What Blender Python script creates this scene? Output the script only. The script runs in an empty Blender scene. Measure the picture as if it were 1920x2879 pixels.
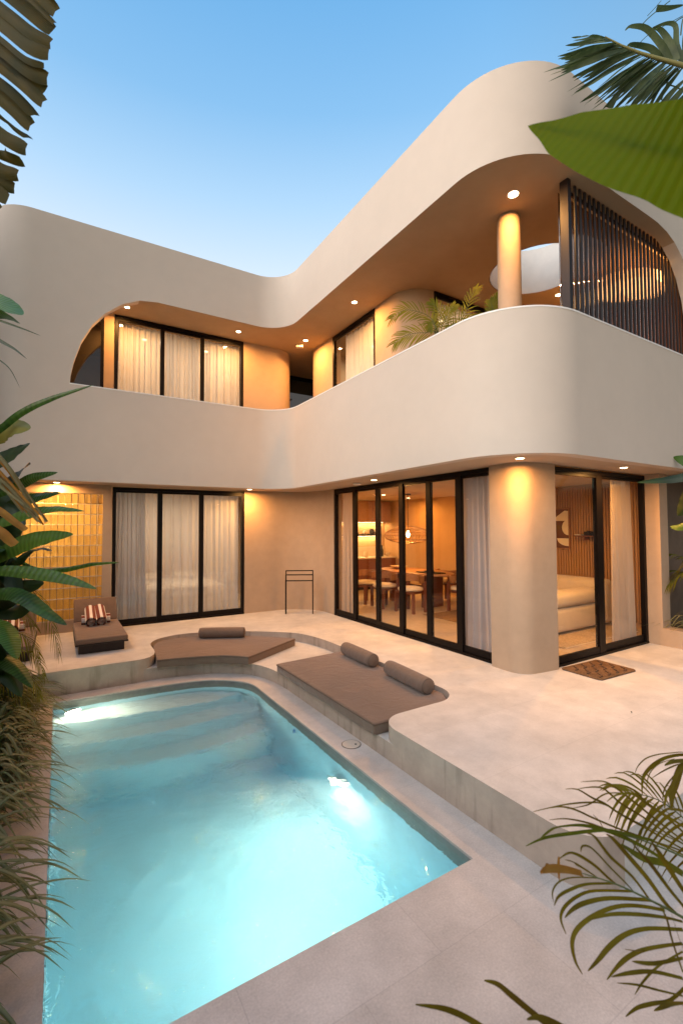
import bpy, bmesh, math, random
from mathutils import Vector, Matrix
from mathutils.geometry import tessellate_polygon
from mathutils.noise import noise as pnoise

# ------------------------------------------------------------------ camera
sc = bpy.context.scene
COL = sc.collection
PI = math.pi
R = math.radians
EYE = Vector((0, 0, 1.75))
FPX = 1291.5                                   # focal length in photo pixels
yaw, pitch, roll = R(31.607), R(1.980), R(-0.2847)
c_f = Vector((math.sin(yaw)*math.cos(pitch), math.cos(yaw)*math.cos(pitch), math.sin(pitch)))
c_r = Vector((math.cos(yaw), -math.sin(yaw), 0))
c_u = c_r.cross(c_f)
c_x = c_r*math.cos(roll) + c_u*math.sin(roll)
c_y = -c_r*math.sin(roll) + c_u*math.cos(roll)
cam = bpy.data.objects.new('camera', bpy.data.cameras.new('camera'))
COL.objects.link(cam)
mw = Matrix((c_x, c_y, -c_f)).transposed().to_4x4()
mw.translation = EYE
cam.matrix_world = mw
cam.data.sensor_fit = 'HORIZONTAL'
cam.data.sensor_width = 24
cam.data.lens = 24*FPX/1920
cam.data.clip_start = 0.02
cam.data.clip_end = 3000
cam.data.dof.use_dof = True
cam.data.dof.focus_distance = 7.0
cam.data.dof.aperture_fstop = 4.0
sc.camera = cam

def at(px, py, d):
    """world point seen at photo pixel (px,py), d metres in front of the eye"""
    return EYE + (c_f + c_x*((px-960)/FPX) - c_y*((py-1439.5)/FPX))*d

# ------------------------------------------------------------------ world (dusk sky) and soft western glow
world = bpy.data.worlds.new('World')
sc.world = world
world.use_nodes = True
wn = world.node_tree
for n in list(wn.nodes): wn.nodes.remove(n)
def wnode(t, **k):
    n = wn.nodes.new(t)
    for a, b in k.items(): setattr(n, a, b)
    return n
SUN_AZ = -98.0                                   # degrees from +Y towards +X: the west, left of the photo
SUN_EL = 30.0
sky = wnode('ShaderNodeTexSky', sky_type='NISHITA', sun_disc=False, sun_elevation=R(4), sun_rotation=R(SUN_AZ))
b1 = wnode('ShaderNodeBackground'); b1.inputs[1].default_value = 0.10
wn.links.new(sky.outputs[0], b1.inputs[0])
tc = wnode('ShaderNodeTexCoord')
sep = wnode('ShaderNodeSeparateXYZ'); wn.links.new(tc.outputs['Generated'], sep.inputs[0])
ramp = wnode('ShaderNodeValToRGB'); wn.links.new(sep.outputs[2], ramp.inputs[0])
cr = ramp.color_ramp
stops = [(0.0, (.50,.50,.52)), (0.36, (.78,.83,.90)), (0.47, (.69,.80,.93)), (0.58, (.42,.65,.90)), (0.68, (.22,.49,.82)), (0.78, (.13,.40,.76)), (1.0, (.05,.22,.55))]
while len(cr.elements) < len(stops): cr.elements.new(0.5)
for e, (p, c) in zip(cr.elements, stops): e.position = p; e.color = (*c, 1)
b2 = wnode('ShaderNodeBackground'); b2.inputs[1].default_value = 1.0
wn.links.new(ramp.outputs[0], b2.inputs[0])
# the southern half of the sky, behind the camera, is dimmer than the part the photo shows
dS = wnode('ShaderNodeVectorMath', operation='DOT_PRODUCT'); wn.links.new(tc.outputs['Generated'], dS.inputs[0]); dS.inputs[1].default_value = (.45,-.89,0)
mS = wnode('ShaderNodeMapRange'); mS.inputs[1].default_value = -.15; mS.inputs[2].default_value = .8; mS.inputs[3].default_value = 1.0; mS.inputs[4].default_value = .22
wn.links.new(dS.outputs['Value'], mS.inputs[0]); wn.links.new(mS.outputs[0], b2.inputs[1])
add = wnode('ShaderNodeAddShader')
wn.links.new(b1.outputs[0], add.inputs[0]); wn.links.new(b2.outputs[0], add.inputs[1])
# afterglow over the western horizon, behind and left of the camera
dot = wnode('ShaderNodeVectorMath', operation='DOT_PRODUCT'); wn.links.new(tc.outputs['Generated'], dot.inputs[0]); dot.inputs[1].default_value = (-.93,-.33,.16)
mx0 = wnode('ShaderNodeMath', operation='MAXIMUM'); wn.links.new(dot.outputs['Value'], mx0.inputs[0]); mx0.inputs[1].default_value = 0
pw0 = wnode('ShaderNodeMath', operation='POWER'); wn.links.new(mx0.outputs[0], pw0.inputs[0]); pw0.inputs[1].default_value = 1.6
ml0 = wnode('ShaderNodeMath', operation='MULTIPLY'); wn.links.new(pw0.outputs[0], ml0.inputs[0]); ml0.inputs[1].default_value = 1.05
b3 = wnode('ShaderNodeBackground'); b3.inputs[0].default_value = (1,.89,.82,1); wn.links.new(ml0.outputs[0], b3.inputs[1])
add2 = wnode('ShaderNodeAddShader'); wn.links.new(add.outputs[0], add2.inputs[0]); wn.links.new(b3.outputs[0], add2.inputs[1])
wo = wnode('ShaderNodeOutputWorld'); wn.links.new(add2.outputs[0], wo.inputs[0])

sun = bpy.data.objects.new('sun', bpy.data.lights.new('sun', 'SUN'))
COL.objects.link(sun)
sun.data.energy = 2.6
sun.data.angle = R(75)
sun.data.color = (1.0, 0.94, 0.89)
sdir = Vector((math.sin(R(SUN_AZ))*math.cos(R(SUN_EL)), math.cos(R(SUN_AZ))*math.cos(R(SUN_EL)), math.sin(R(SUN_EL))))
sun.rotation_euler = sdir.to_track_quat('Z', 'Y').to_euler()

vs = sc.view_settings
vs.view_transform = 'Standard'; vs.look = 'None'; vs.gamma = 1; vs.exposure = 0
sc.cycles.use_denoising = True
sc.cycles.max_bounces = 10; sc.cycles.transparent_max_bounces = 24
sc.cycles.transmission_bounces = 8; sc.cycles.glossy_bounces = 4; sc.cycles.diffuse_bounces = 4
sc.cycles.sample_clamp_indirect = 6
sc.cycles.caustics_reflective = False

LAMP = (1.0, 0.45, 0.115)                       # warm white lamps seen on a daylight balance

# ------------------------------------------------------------------ helpers
def tag(o, label=None, cat=None, group=None, kind=None):
    if label: o['label'] = label
    if cat: o['category'] = cat
    if group: o['group'] = group
    if kind: o['kind'] = kind
    return o

def thing(name, label, cat, loc=(0,0,0), rz=0, group=None):
    o = bpy.data.objects.new(name, None); COL.objects.link(o)
    o.empty_display_size = .1
    o.location = loc; o.rotation_euler = (0,0,rz)
    return tag(o, label, cat, group)

def copy_tree(o, parent=None):
    c = o.copy(); COL.objects.link(c)
    if parent: c.parent = parent
    for ch in list(o.children): copy_tree(ch, c)
    return c

class MB:
    def __init__(s): s.bm = bmesh.new()
    def face(s, vs_):
        try: return s.bm.faces.new(vs_)
        except ValueError: return None
    def v(s, p): return s.bm.verts.new(p)
    def box(s, x0, x1, y0, y1, z0, z1):
        P = [s.v(p) for p in ((x0,y0,z0),(x1,y0,z0),(x1,y1,z0),(x0,y1,z0),(x0,y0,z1),(x1,y0,z1),(x1,y1,z1),(x0,y1,z1))]
        for f in ((3,2,1,0),(4,5,6,7),(0,1,5,4),(1,2,6,5),(2,3,7,6),(3,0,4,7)): s.face([P[i] for i in f])
        return s
    def beam(s, p, q, w, h, up=(0,0,1)):
        p, q = Vector(p), Vector(q); d = (q-p).normalized(); up = Vector(up)
        if abs(d.dot(up)) > .95: up = Vector((0,1,0))
        a = d.cross(up).normalized()*w/2; b = a.cross(d).normalized()*h/2
        P = [s.v(c+i*a+j*b) for c in (p,q) for i,j in ((-1,-1),(1,-1),(1,1),(-1,1))]
        for f in ((3,2,1,0),(4,5,6,7),(0,1,5,4),(1,2,6,5),(2,3,7,6),(3,0,4,7)): s.face([P[i] for i in f])
        return s
    def tube(s, pts, r, n=8, cap=True, flat=1.0):
        pts = [Vector(p) for p in pts]; rs = r if isinstance(r, (list,tuple)) else [r]*len(pts)
        rings = []; up = Vector((0,0,1)); prev = None
        for i, p in enumerate(pts):
            d = (pts[min(i+1,len(pts)-1)] - pts[max(i-1,0)]).normalized()
            if prev is None:
                a = d.cross(up)
                if a.length < .1: a = d.cross(Vector((1,0,0)))
            else: a = prev - d*prev.dot(d)
            a.normalize(); prev = a; b = d.cross(a)
            rings.append([s.v(p + a*math.cos(2*PI*k/n)*rs[i] + b*math.sin(2*PI*k/n)*rs[i]*flat) for k in range(n)])
        for i in range(len(rings)-1):
            for k in range(n): s.face([rings[i][k], rings[i][(k+1)%n], rings[i+1][(k+1)%n], rings[i+1][k]])
        if cap: s.face(rings[0][::-1]); s.face(rings[-1])
        return s
    def lathe(s, prof, c=(0,0,0), n=24, axis='z'):
        c = Vector(c); rings = []
        for r_, z in prof:
            ring = []
            for k in range(n):
                a = 2*PI*k/n
                q = Vector((r_*math.cos(a), r_*math.sin(a), z))
                if axis == 'y': q = Vector((q.x, q.z, q.y))
                ring.append(s.v(c+q))
            rings.append(ring)
        for i in range(len(rings)-1):
            for k in range(n): s.face([rings[i][k], rings[i][(k+1)%n], rings[i+1][(k+1)%n], rings[i+1][k]])
        s.face(rings[0][::-1]); s.face(rings[-1])
        return s
    def grid(s, rows, closed=False):
        V = [[s.v(p) for p in row] for row in rows]
        for i in range(len(V)-1):
            m = len(V[i])
            for j in range(m if closed else m-1):
                s.face([V[i][j], V[i][(j+1)%m], V[i+1][(j+1)%m], V[i+1][j]])
        return s
    def poly(s, outline, z, holes=(), flip=False):
        loops = [[Vector((x,y,0)) for x,y in l] for l in (outline, *holes)]
        flat = [p for l in loops for p in l]
        V = [s.v((p.x,p.y,z)) for p in flat]
        for t in tessellate_polygon(loops):
            a,b,c = (flat[i] for i in t)
            nz = (b-a).cross(c-a).z
            if abs(nz) < 1e-9: continue
            t = list(t)
            if (nz < 0) != flip: t.reverse()
            s.face([V[i] for i in t])
        return s
    def ring(s, outline, z0, z1, close=True):
        A = [s.v((x,y,z0)) for x,y in outline]; B = [s.v((x,y,z1)) for x,y in outline]
        n = len(outline)
        for i in range(n if close else n-1):
            j = (i+1)%n; s.face([A[i],A[j],B[j],B[i]])
        return s
    def prism(s, outline, z0, z1, holes=(), bottom=True):
        s.poly(outline, z1, holes)
        if bottom: s.poly(outline, z0, holes, flip=True)
        s.ring(outline, z0, z1)
        for h in holes: s.ring(h, z0, z1)
        return s
    def build(s, name, mat, parent=None, smooth=None, bevel=None, seg=2, label=None, recalc=True):
        bm = s.bm
        bmesh.ops.remove_doubles(bm, verts=bm.verts, dist=1e-5)
        if recalc: bmesh.ops.recalc_face_normals(bm, faces=bm.faces)
        if bevel:
            es = [e for e in bm.edges if len(e.link_faces) == 2 and e.calc_face_angle(0) > R(30)]
            bmesh.ops.bevel(bm, geom=es, offset=bevel, segments=seg, profile=.5, affect='EDGES', clamp_overlap=True)
        if smooth is not None:
            for f in bm.faces: f.smooth = True
            for e in bm.edges:
                if len(e.link_faces) == 2 and e.calc_face_angle(0) > R(smooth): e.smooth = False
        me = bpy.data.meshes.new(name); bm.to_mesh(me); bm.free()
        me.materials.append(mat)
        o = bpy.data.objects.new(name, me); COL.objects.link(o)
        if parent:
            o.parent = parent
        if label: o['label'] = label
        return o

def arc(cx, cy, r_, a0, a1, n=10):
    return [(cx+r_*math.cos(R(a0+(a1-a0)*i/n)), cy+r_*math.sin(R(a0+(a1-a0)*i/n))) for i in range(n+1)]

def offset(path, d, closed=False):
    out = []; n = len(path)
    for i in range(n):
        p = Vector(path[i])
        a = Vector(path[i-1]) if (i > 0 or closed) else None
        b = Vector(path[(i+1)%n]) if (i < n-1 or closed) else None
        d1 = (p-a).normalized() if a is not None else None
        d2 = (b-p).normalized() if b is not None else None
        if d1 is None: d1 = d2
        if d2 is None: d2 = d1
        n1 = Vector((-d1.y, d1.x)); n2 = Vector((-d2.y, d2.x))
        m = (n1+n2).normalized(); k = 1/max(.4, m.dot(n1))
        q = p + m*d*k; out.append((q.x, q.y))
    return out

def smoothline(pts, n=6):
    """Catmull-Rom through points (any dimension)"""
    P = [Vector(p) for p in pts]; out = []
    for i in range(len(P)-1):
        p0, p1, p2, p3 = P[max(i-1,0)], P[i], P[i+1], P[min(i+2,len(P)-1)]
        for k in range(n):
            t = k/n
            out.append(0.5*((2*p1)+(p2-p0)*t+(2*p0-5*p1+4*p2-p3)*t*t+(3*p1-p0-3*p2+p3)*t*t*t))
    out.append(P[-1]); return out

# ------------------------------------------------------------------ materials
def mat(name, col, rough=.6, metal=0, spec=.5, noise=None, bump=None, emis=None, sheen=0, trans=0, ior=1.45, coat=0):
    """noise=(scale, amount, detail) varies the colour; bump=(scale, strength, distance)"""
    m = bpy.data.materials.new(name); m.use_nodes = True
    nt = m.node_tree; b = nt.nodes['Principled BSDF']
    b.inputs['Base Color'].default_value = (*col, 1); b.inputs['Roughness'].default_value = rough
    b.inputs['Metallic'].default_value = metal; b.inputs['Specular IOR Level'].default_value = spec
    b.inputs['Transmission Weight'].default_value = trans; b.inputs['IOR'].default_value = ior
    b.inputs['Coat Weight'].default_value = coat
    if sheen: b.inputs['Sheen Weight'].default_value = sheen
    if emis: b.inputs['Emission Color'].default_value = (*emis[0], 1); b.inputs['Emission Strength'].default_value = emis[1]
    geo = nt.nodes.new('ShaderNodeTexCoord')
    if noise:
        col_out = None
        specs = noise if isinstance(noise, list) else [noise]
        cur = None
        for (s_, amt, det) in specs:
            t = nt.nodes.new('ShaderNodeTexNoise'); t.inputs['Scale'].default_value = s_; t.inputs['Detail'].default_value = det
            t.inputs['Roughness'].default_value = .62
            nt.links.new(geo.outputs['Object'], t.inputs['Vector'])
            mr = nt.nodes.new('ShaderNodeMapRange'); mr.inputs[1].default_value = .3; mr.inputs[2].default_value = .7
            mr.inputs[3].default_value = 1-amt; mr.inputs[4].default_value = 1+amt*.6
            nt.links.new(t.outputs[0], mr.inputs[0])
            mx = nt.nodes.new('ShaderNodeMix'); mx.data_type = 'RGBA'; mx.blend_type = 'MULTIPLY'; mx.inputs[0].default_value = 1
            if cur is None: mx.inputs[6].default_value = (*col, 1)
            else: nt.links.new(cur, mx.inputs[6])
            nt.links.new(mr.outputs[0], mx.inputs[7]); cur = mx.outputs[2]
        nt.links.new(cur, b.inputs['Base Color'])
    if bump:
        t = nt.nodes.new('ShaderNodeTexNoise'); t.inputs['Scale'].default_value = bump[0]; t.inputs['Detail'].default_value = 4
        nt.links.new(geo.outputs['Object'], t.inputs['Vector'])
        bp = nt.nodes.new('ShaderNodeBump'); bp.inputs['Strength'].default_value = bump[1]; bp.inputs['Distance'].default_value = bump[2]
        nt.links.new(t.outputs[0], bp.inputs['Height']); nt.links.new(bp.outputs[0], b.inputs['Normal'])
    return m

def glassmat(name, tint=(.93,.95,.95), boost=1.0, ribs=None, rough=0.0):
    """thin pane: a mix of clear transmission and Fresnel reflection"""
    m = bpy.data.materials.new(name); m.use_nodes = True; nt = m.node_tree
    for n in list(nt.nodes): nt.nodes.remove(n)
    out = nt.nodes.new('ShaderNodeOutputMaterial'); mix = nt.nodes.new('ShaderNodeMixShader')
    tr = nt.nodes.new('ShaderNodeBsdfTransparent'); tr.inputs[0].default_value = (*tint, 1)
    gl = nt.nodes.new('ShaderNodeBsdfGlossy'); gl.inputs['Roughness'].default_value = rough
    lw = nt.nodes.new('ShaderNodeLayerWeight'); lw.inputs[0].default_value = .5
    pw = nt.nodes.new('ShaderNodeMath'); pw.operation = 'POWER'; pw.inputs[1].default_value = 4.5
    ml = nt.nodes.new('ShaderNodeMath'); ml.operation = 'MULTIPLY_ADD'; ml.inputs[1].default_value = .9; ml.inputs[2].default_value = .045*boost
    nt.links.new(lw.outputs['Facing'], pw.inputs[0]); nt.links.new(pw.outputs[0], ml.inputs[0])
    ml.use_clamp = True
    nt.links.new(ml.outputs[0], mix.inputs[0]); nt.links.new(tr.outputs[0], mix.inputs[1]); nt.links.new(gl.outputs[0], mix.inputs[2])
    nt.links.new(mix.outputs[0], out.inputs[0])
    if ribs:
        tc_ = nt.nodes.new('ShaderNodeTexCoord'); wv = nt.nodes.new('ShaderNodeTexWave'); wv.inputs['Scale'].default_value = ribs
        wv.bands_direction = 'X'; wv.wave_profile = 'SIN'
        nt.links.new(tc_.outputs['Object'], wv.inputs[0])
        bp = nt.nodes.new('ShaderNodeBump'); bp.inputs['Strength'].default_value = .6; bp.inputs['Distance'].default_value = .01
        nt.links.new(wv.outputs['Fac'], bp.inputs['Height']); nt.links.new(bp.outputs[0], gl.inputs['Normal'])
    return m

def sheermat(name, col, alpha, trans=.5):
    m = bpy.data.materials.new(name); m.use_nodes = True; nt = m.node_tree
    for n in list(nt.nodes): nt.nodes.remove(n)
    out = nt.nodes.new('ShaderNodeOutputMaterial'); mix = nt.nodes.new('ShaderNodeMixShader'); mix.inputs[0].default_value = alpha
    t = nt.nodes.new('ShaderNodeBsdfTransparent')
    m2 = nt.nodes.new('ShaderNodeMixShader'); m2.inputs[0].default_value = trans
    d = nt.nodes.new('ShaderNodeBsdfDiffuse'); d.inputs[0].default_value = (*col,1)
    l = nt.nodes.new('ShaderNodeBsdfTranslucent'); l.inputs[0].default_value = (*col,1)
    nt.links.new(d.outputs[0], m2.inputs[1]); nt.links.new(l.outputs[0], m2.inputs[2])
    nt.links.new(t.outputs[0], mix.inputs[1]); nt.links.new(m2.outputs[0], mix.inputs[2]); nt.links.new(mix.outputs[0], out.inputs[0])
    return m

def leafmat(name, col, col2, trans=.35, rough=.38, scale=9, stripe=None, spec=.35):
    """green leaf: two tones by noise, waxy reflection, light shining through"""
    m = bpy.data.materials.new(name); m.use_nodes = True; nt = m.node_tree
    b = nt.nodes['Principled BSDF']; out = nt.nodes['Material Output']
    tc_ = nt.nodes.new('ShaderNodeTexCoord'); t = nt.nodes.new('ShaderNodeTexNoise'); t.inputs['Scale'].default_value = scale
    nt.links.new(tc_.outputs['Object'], t.inputs['Vector'])
    rp = nt.nodes.new('ShaderNodeValToRGB'); rp.color_ramp.elements[0].position = .35; rp.color_ramp.elements[1].position = .65
    rp.color_ramp.elements[0].color = (*col,1); rp.color_ramp.elements[1].color = (*col2,1)
    nt.links.new(t.outputs[0], rp.inputs[0]); c_out = rp.outputs[0]
    if stripe:                                   # stripe=(attribute-driven veins): uses UV.x across the blade
        uv = nt.nodes.new('ShaderNodeUVMap'); sp = nt.nodes.new('ShaderNodeSeparateXYZ'); nt.links.new(uv.outputs[0], sp.inputs[0])
        w1 = nt.nodes.new('ShaderNodeMath'); w1.operation = 'MULTIPLY'; w1.inputs[1].default_value = stripe[0]
        w2 = nt.nodes.new('ShaderNodeMath'); w2.operation = 'SINE'
        nt.links.new(sp.outputs[stripe[1]], w1.inputs[0]); nt.links.new(w1.outputs[0], w2.inputs[0])
        mr = nt.nodes.new('ShaderNodeMapRange'); mr.inputs[1].default_value = -1; mr.inputs[2].default_value = 1
        mr.inputs[3].default_value = 0; mr.inputs[4].default_value = stripe[3]
        nt.links.new(w2.outputs[0], mr.inputs[0])
        mx = nt.nodes.new('ShaderNodeMix'); mx.data_type = 'RGBA'; nt.links.new(mr.outputs[0], mx.inputs[0])
        nt.links.new(c_out, mx.inputs[6]); mx.inputs[7].default_value = (*stripe[2],1); c_out = mx.outputs[2]
        bp = nt.nodes.new('ShaderNodeBump'); bp.inputs['Strength'].default_value = .25; bp.inputs['Distance'].default_value = .004
        nt.links.new(w2.outputs[0], bp.inputs['Height']); nt.links.new(bp.outputs[0], b.inputs['Normal'])
    nt.links.new(c_out, b.inputs['Base Color'])
    b.inputs['Roughness'].default_value = rough; b.inputs['Specular IOR Level'].default_value = spec
    tl = nt.nodes.new('ShaderNodeBsdfTranslucent'); nt.links.new(c_out, tl.inputs[0])
    hs = nt.nodes.new('ShaderNodeHueSaturation'); hs.inputs['Value'].default_value = 1.7; hs.inputs['Saturation'].default_value = 1.1
    nt.links.new(c_out, hs.inputs['Color']); nt.links.new(hs.outputs[0], tl.inputs[0])
    mix = nt.nodes.new('ShaderNodeMixShader'); mix.inputs[0].default_value = trans
    nt.links.new(b.outputs[0], mix.inputs[1]); nt.links.new(tl.outputs[0], mix.inputs[2]); nt.links.new(mix.outputs[0], out.inputs[0])
    return m

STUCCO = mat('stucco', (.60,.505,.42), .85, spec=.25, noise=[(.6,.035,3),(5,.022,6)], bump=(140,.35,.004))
TAN = mat('lamplit_tan_stucco', (.46,.335,.23), .85, spec=.2, noise=[(.8,.06,4),(7,.05,6)], bump=(120,.5,.005))  # tan wall stucco, its colour also carrying the lamps' amber light
STUCCO_SHADE = mat('shaded_ceiling_stucco', (.42,.30,.19), .85, spec=.2, noise=(3,.06,3), bump=(160,.4,.003))  # facade stucco darkened: low light under the ceilings is in the colour
TRIM = mat('white_trim', (.82,.78,.73), .5)
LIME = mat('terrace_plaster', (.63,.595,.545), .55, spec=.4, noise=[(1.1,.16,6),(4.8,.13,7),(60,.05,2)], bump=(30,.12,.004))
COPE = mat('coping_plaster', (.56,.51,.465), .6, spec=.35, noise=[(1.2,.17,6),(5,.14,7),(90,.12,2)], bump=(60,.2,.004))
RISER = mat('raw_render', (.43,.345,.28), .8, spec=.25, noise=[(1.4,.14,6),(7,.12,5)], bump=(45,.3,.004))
BLACK = mat('black_metal', (.006,.004,.0035), .42, spec=.18)
PANE = glassmat('clear_glass', (.95,.96,.95), 1.0)
DARKGLASS = glassmat('dark_ribbed_glass', (.10,.085,.075), 2.2)
TAUPE = mat('taupe_canvas', (.18,.122,.088), .9, spec=.15, sheen=.25, noise=[(2.5,.08,3),(300,.12,1)], bump=(420,.5,.002))
nt = TAUPE.node_tree; b_ = nt.nodes['Principled BSDF']; t_ = nt.nodes.new('ShaderNodeTexNoise'); t_.inputs['Scale'].default_value = 5; t_.inputs['Detail'].default_value = 3; t_.inputs['Distortion'].default_value = 1.5
q_ = nt.nodes.new('ShaderNodeTexCoord'); nt.links.new(q_.outputs['Object'], t_.inputs[0]); bb_ = nt.nodes.new('ShaderNodeBump'); bb_.inputs['Strength'].default_value = .6; bb_.inputs['Distance'].default_value = .02
nt.links.new(t_.outputs[0], bb_.inputs['Height']); ob_ = b_.inputs['Normal'].links[0].from_node; nt.links.new(bb_.outputs[0], ob_.inputs['Normal'])
DWOOD = mat('dark_stained_wood', (.022,.012,.009), .45, noise=(18,.25,4))
GROUT = mat('grout', (.42,.33,.22), .8)

def stain_material():
    """raw render with damp streaks that run down from the top edge"""
    m = RISER; nt = m.node_tree; b = nt.nodes['Principled BSDF']
    src = b.inputs['Base Color'].links[0].from_socket
    tc_ = nt.nodes.new('ShaderNodeTexCoord'); mp = nt.nodes.new('ShaderNodeMapping'); mp.inputs['Scale'].default_value = (7,7,.9)
    nt.links.new(tc_.outputs['Object'], mp.inputs[0])
    t = nt.nodes.new('ShaderNodeTexNoise'); t.inputs['Scale'].default_value = 1.2; t.inputs['Detail'].default_value = 5
    nt.links.new(mp.outputs[0], t.inputs[0])
    mr = nt.nodes.new('ShaderNodeMapRange'); mr.inputs[1].default_value = .55; mr.inputs[2].default_value = .74; mr.inputs[3].default_value = 0; mr.inputs[4].default_value = .6
    nt.links.new(t.outputs[0], mr.inputs[0])
    mx = nt.nodes.new('ShaderNodeMix'); mx.data_type = 'RGBA'; mx.inputs[7].default_value = (.13,.11,.08,1)
    nt.links.new(mr.outputs[0], mx.inputs[0]); nt.links.new(src, mx.inputs[6]); nt.links.new(mx.outputs[2], b.inputs['Base Color'])
stain_material()

def joint_lines(m, sx, sy, w, dark, off=(0,0)):
    """faint joints between large floor slabs"""
    nt = m.node_tree; b = nt.nodes['Principled BSDF']; src = b.inputs['Base Color'].links[0].from_socket
    tc_ = nt.nodes.new('ShaderNodeTexCoord'); mp = nt.nodes.new('ShaderNodeMapping'); mp.inputs['Location'].default_value = (*off, 0)
    br = nt.nodes.new('ShaderNodeTexBrick'); br.inputs['Scale'].default_value = 1; br.inputs['Brick Width'].default_value = sx
    br.inputs['Row Height'].default_value = sy; br.inputs['Mortar Size'].default_value = w; br.inputs['Mortar Smooth'].default_value = .6
    br.inputs['Color1'].default_value = (1,1,1,1); br.inputs['Color2'].default_value = (.93,.925,.915,1); br.inputs['Mortar'].default_value = (dark,dark,dark,1)
    nt.links.new(tc_.outputs['Object'], mp.inputs[0]); nt.links.new(mp.outputs[0], br.inputs[0])
    mx = nt.nodes.new('ShaderNodeMix'); mx.data_type = 'RGBA'; mx.blend_type = 'MULTIPLY'; mx.inputs[0].default_value = 1
    nt.links.new(src, mx.inputs[6]); nt.links.new(br.outputs[0], mx.inputs[7]); nt.links.new(mx.outputs[2], b.inputs['Base Color'])
joint_lines(LIME, 1.1, .75, .004, .87)
joint_lines(COPE, .9, .6, .0035, .84, (.2,.1))

# ------------------------------------------------------------------ ground, pavement, pool, terrace
Zc = -0.30                                    # the pavement round the pool; the terrace is z = 0
POOL = [(-.03,2.06),(2.21,2.06),(2.21,5.55)] + [tuple(p) for p in smoothline([(2.215,5.62),(2.19,5.85),(2.06,6.07),(1.82,6.27),(1.53,6.375),(1.0,6.43),(.5,6.455),(-.03,6.475)],4)]
g = MB()
for (x0,x1,y0,y1) in ((-300,-2.6,-300,300),(10.6,300,-300,300),(-2.6,10.6,-300,-3.2),(-2.6,10.6,13.6,300)):
    g.poly([(x0,y0),(x1,y0),(x1,y1),(x0,y1)], Zc-.04)
tag(g.build('ground', mat('soil_and_lawn', (.07,.09,.035), .95, noise=(.6,.3,5)), recalc=False), kind='structure')

pv = MB().prism([(-.30,-3.2),(10.6,-3.2),(10.6,13.6),(-.30,13.6)], Zc-.045, Zc, holes=[POOL])
tag(pv.build('pavement', COPE, smooth=30), kind='structure')

POOLM = mat('pool_plaster', (.54,.80,.93), .5, noise=[(1.2,.14,5),(5,.12,5)])
ba = MB().ring(POOL, -1.72, Zc-.047); ba.poly(POOL, -1.70)
tag(ba.build('pool_basin', POOLM, smooth=30), kind='structure')
band = MB()
inner = offset(POOL, .006, closed=True)
band.ring(inner, Zc-.17, Zc-.012); 
tag(band.build('waterline_tiles', mat('grey_band_tile', (.20,.185,.17), .45, noise=[(4,.2,3),(25,.12,2)]), smooth=30), kind='structure')
# three curved steps under water
STEPM = mat('pool_step_plaster', (.70,.83,.88), .5, noise=(2,.05,3))
for k, (yl, yr, bul, zt) in enumerate(((6.12,5.95,.10,-.60),(5.80,5.62,.13,-.86),(5.45,5.25,.16,-1.14))):
    edge = [(-.025+2.22*t, yl+(yr-yl)*t - bul*math.sin(PI*t)*(-1 if k<0 else 1)) for t in [i/16 for i in range(17)]]
    back = [(2.195,5.62),(2.17,5.84),(2.04,6.05),(1.80,6.25),(1.52,6.355),(1.0,6.41),(.5,6.435),(-.025,6.455)]
    st = MB().prism(edge+back, -1.69+.003*k, zt)
    tag(st.build('pool_step', STEPM, smooth=30), kind='structure')
# the water: a closed body with a rippled surface and an absorbing volume
WM = bpy.data.materials.new('pool_water'); WM.use_nodes = True; nt = WM.node_tree
for n in list(nt.nodes): nt.nodes.remove(n)
wout = nt.nodes.new('ShaderNodeOutputMaterial'); gl = nt.nodes.new('ShaderNodeBsdfGlass'); gl.inputs['IOR'].default_value = 1.33; gl.inputs['Roughness'].default_value = 0
tc_ = nt.nodes.new('ShaderNodeTexCoord')
n1 = nt.nodes.new('ShaderNodeTexNoise'); n1.inputs['Scale'].default_value = 3.2; n1.inputs['Detail'].default_value = 2
n2 = nt.nodes.new('ShaderNodeTexNoise'); n2.inputs['Scale'].default_value = 13; n2.inputs['Detail'].default_value = 3; n2.inputs['Distortion'].default_value = .6
nt.links.new(tc_.outputs['Object'], n1.inputs[0]); nt.links.new(tc_.outputs['Object'], n2.inputs[0])
ad = nt.nodes.new('ShaderNodeMath'); ad.operation = 'MULTIPLY_ADD'; ad.inputs[1].default_value = .34
nt.links.new(n2.outputs[0], ad.inputs[0]); nt.links.new(n1.outputs[0], ad.inputs[2])
bp = nt.nodes.new('ShaderNodeBump'); bp.inputs['Strength'].default_value = .5; bp.inputs['Distance'].default_value = .062
nt.links.new(ad.outputs[0], bp.inputs['Height']); nt.links.new(bp.outputs[0], gl.inputs['Normal'])
va = nt.nodes.new('ShaderNodeVolumeAbsorption'); va.inputs[0].default_value = (.06,.86,.99,1); va.inputs[1].default_value = .28
vs2 = nt.nodes.new('ShaderNodeVolumeScatter'); vs2.inputs[0].default_value = (.8,.97,1,1); vs2.inputs[1].default_value = .22
vadd = nt.nodes.new('ShaderNodeAddShader'); nt.links.new(va.outputs[0], vadd.inputs[0]); nt.links.new(vs2.outputs[0], vadd.inputs[1])
nt.links.new(gl.outputs[0], wout.inputs[0]); nt.links.new(vadd.outputs[0], wout.inputs[1])
wt = MB().prism(offset(POOL, -.008, closed=True), -1.76, -.352)
tag(wt.build('water', WM), kind='structure')

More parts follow.
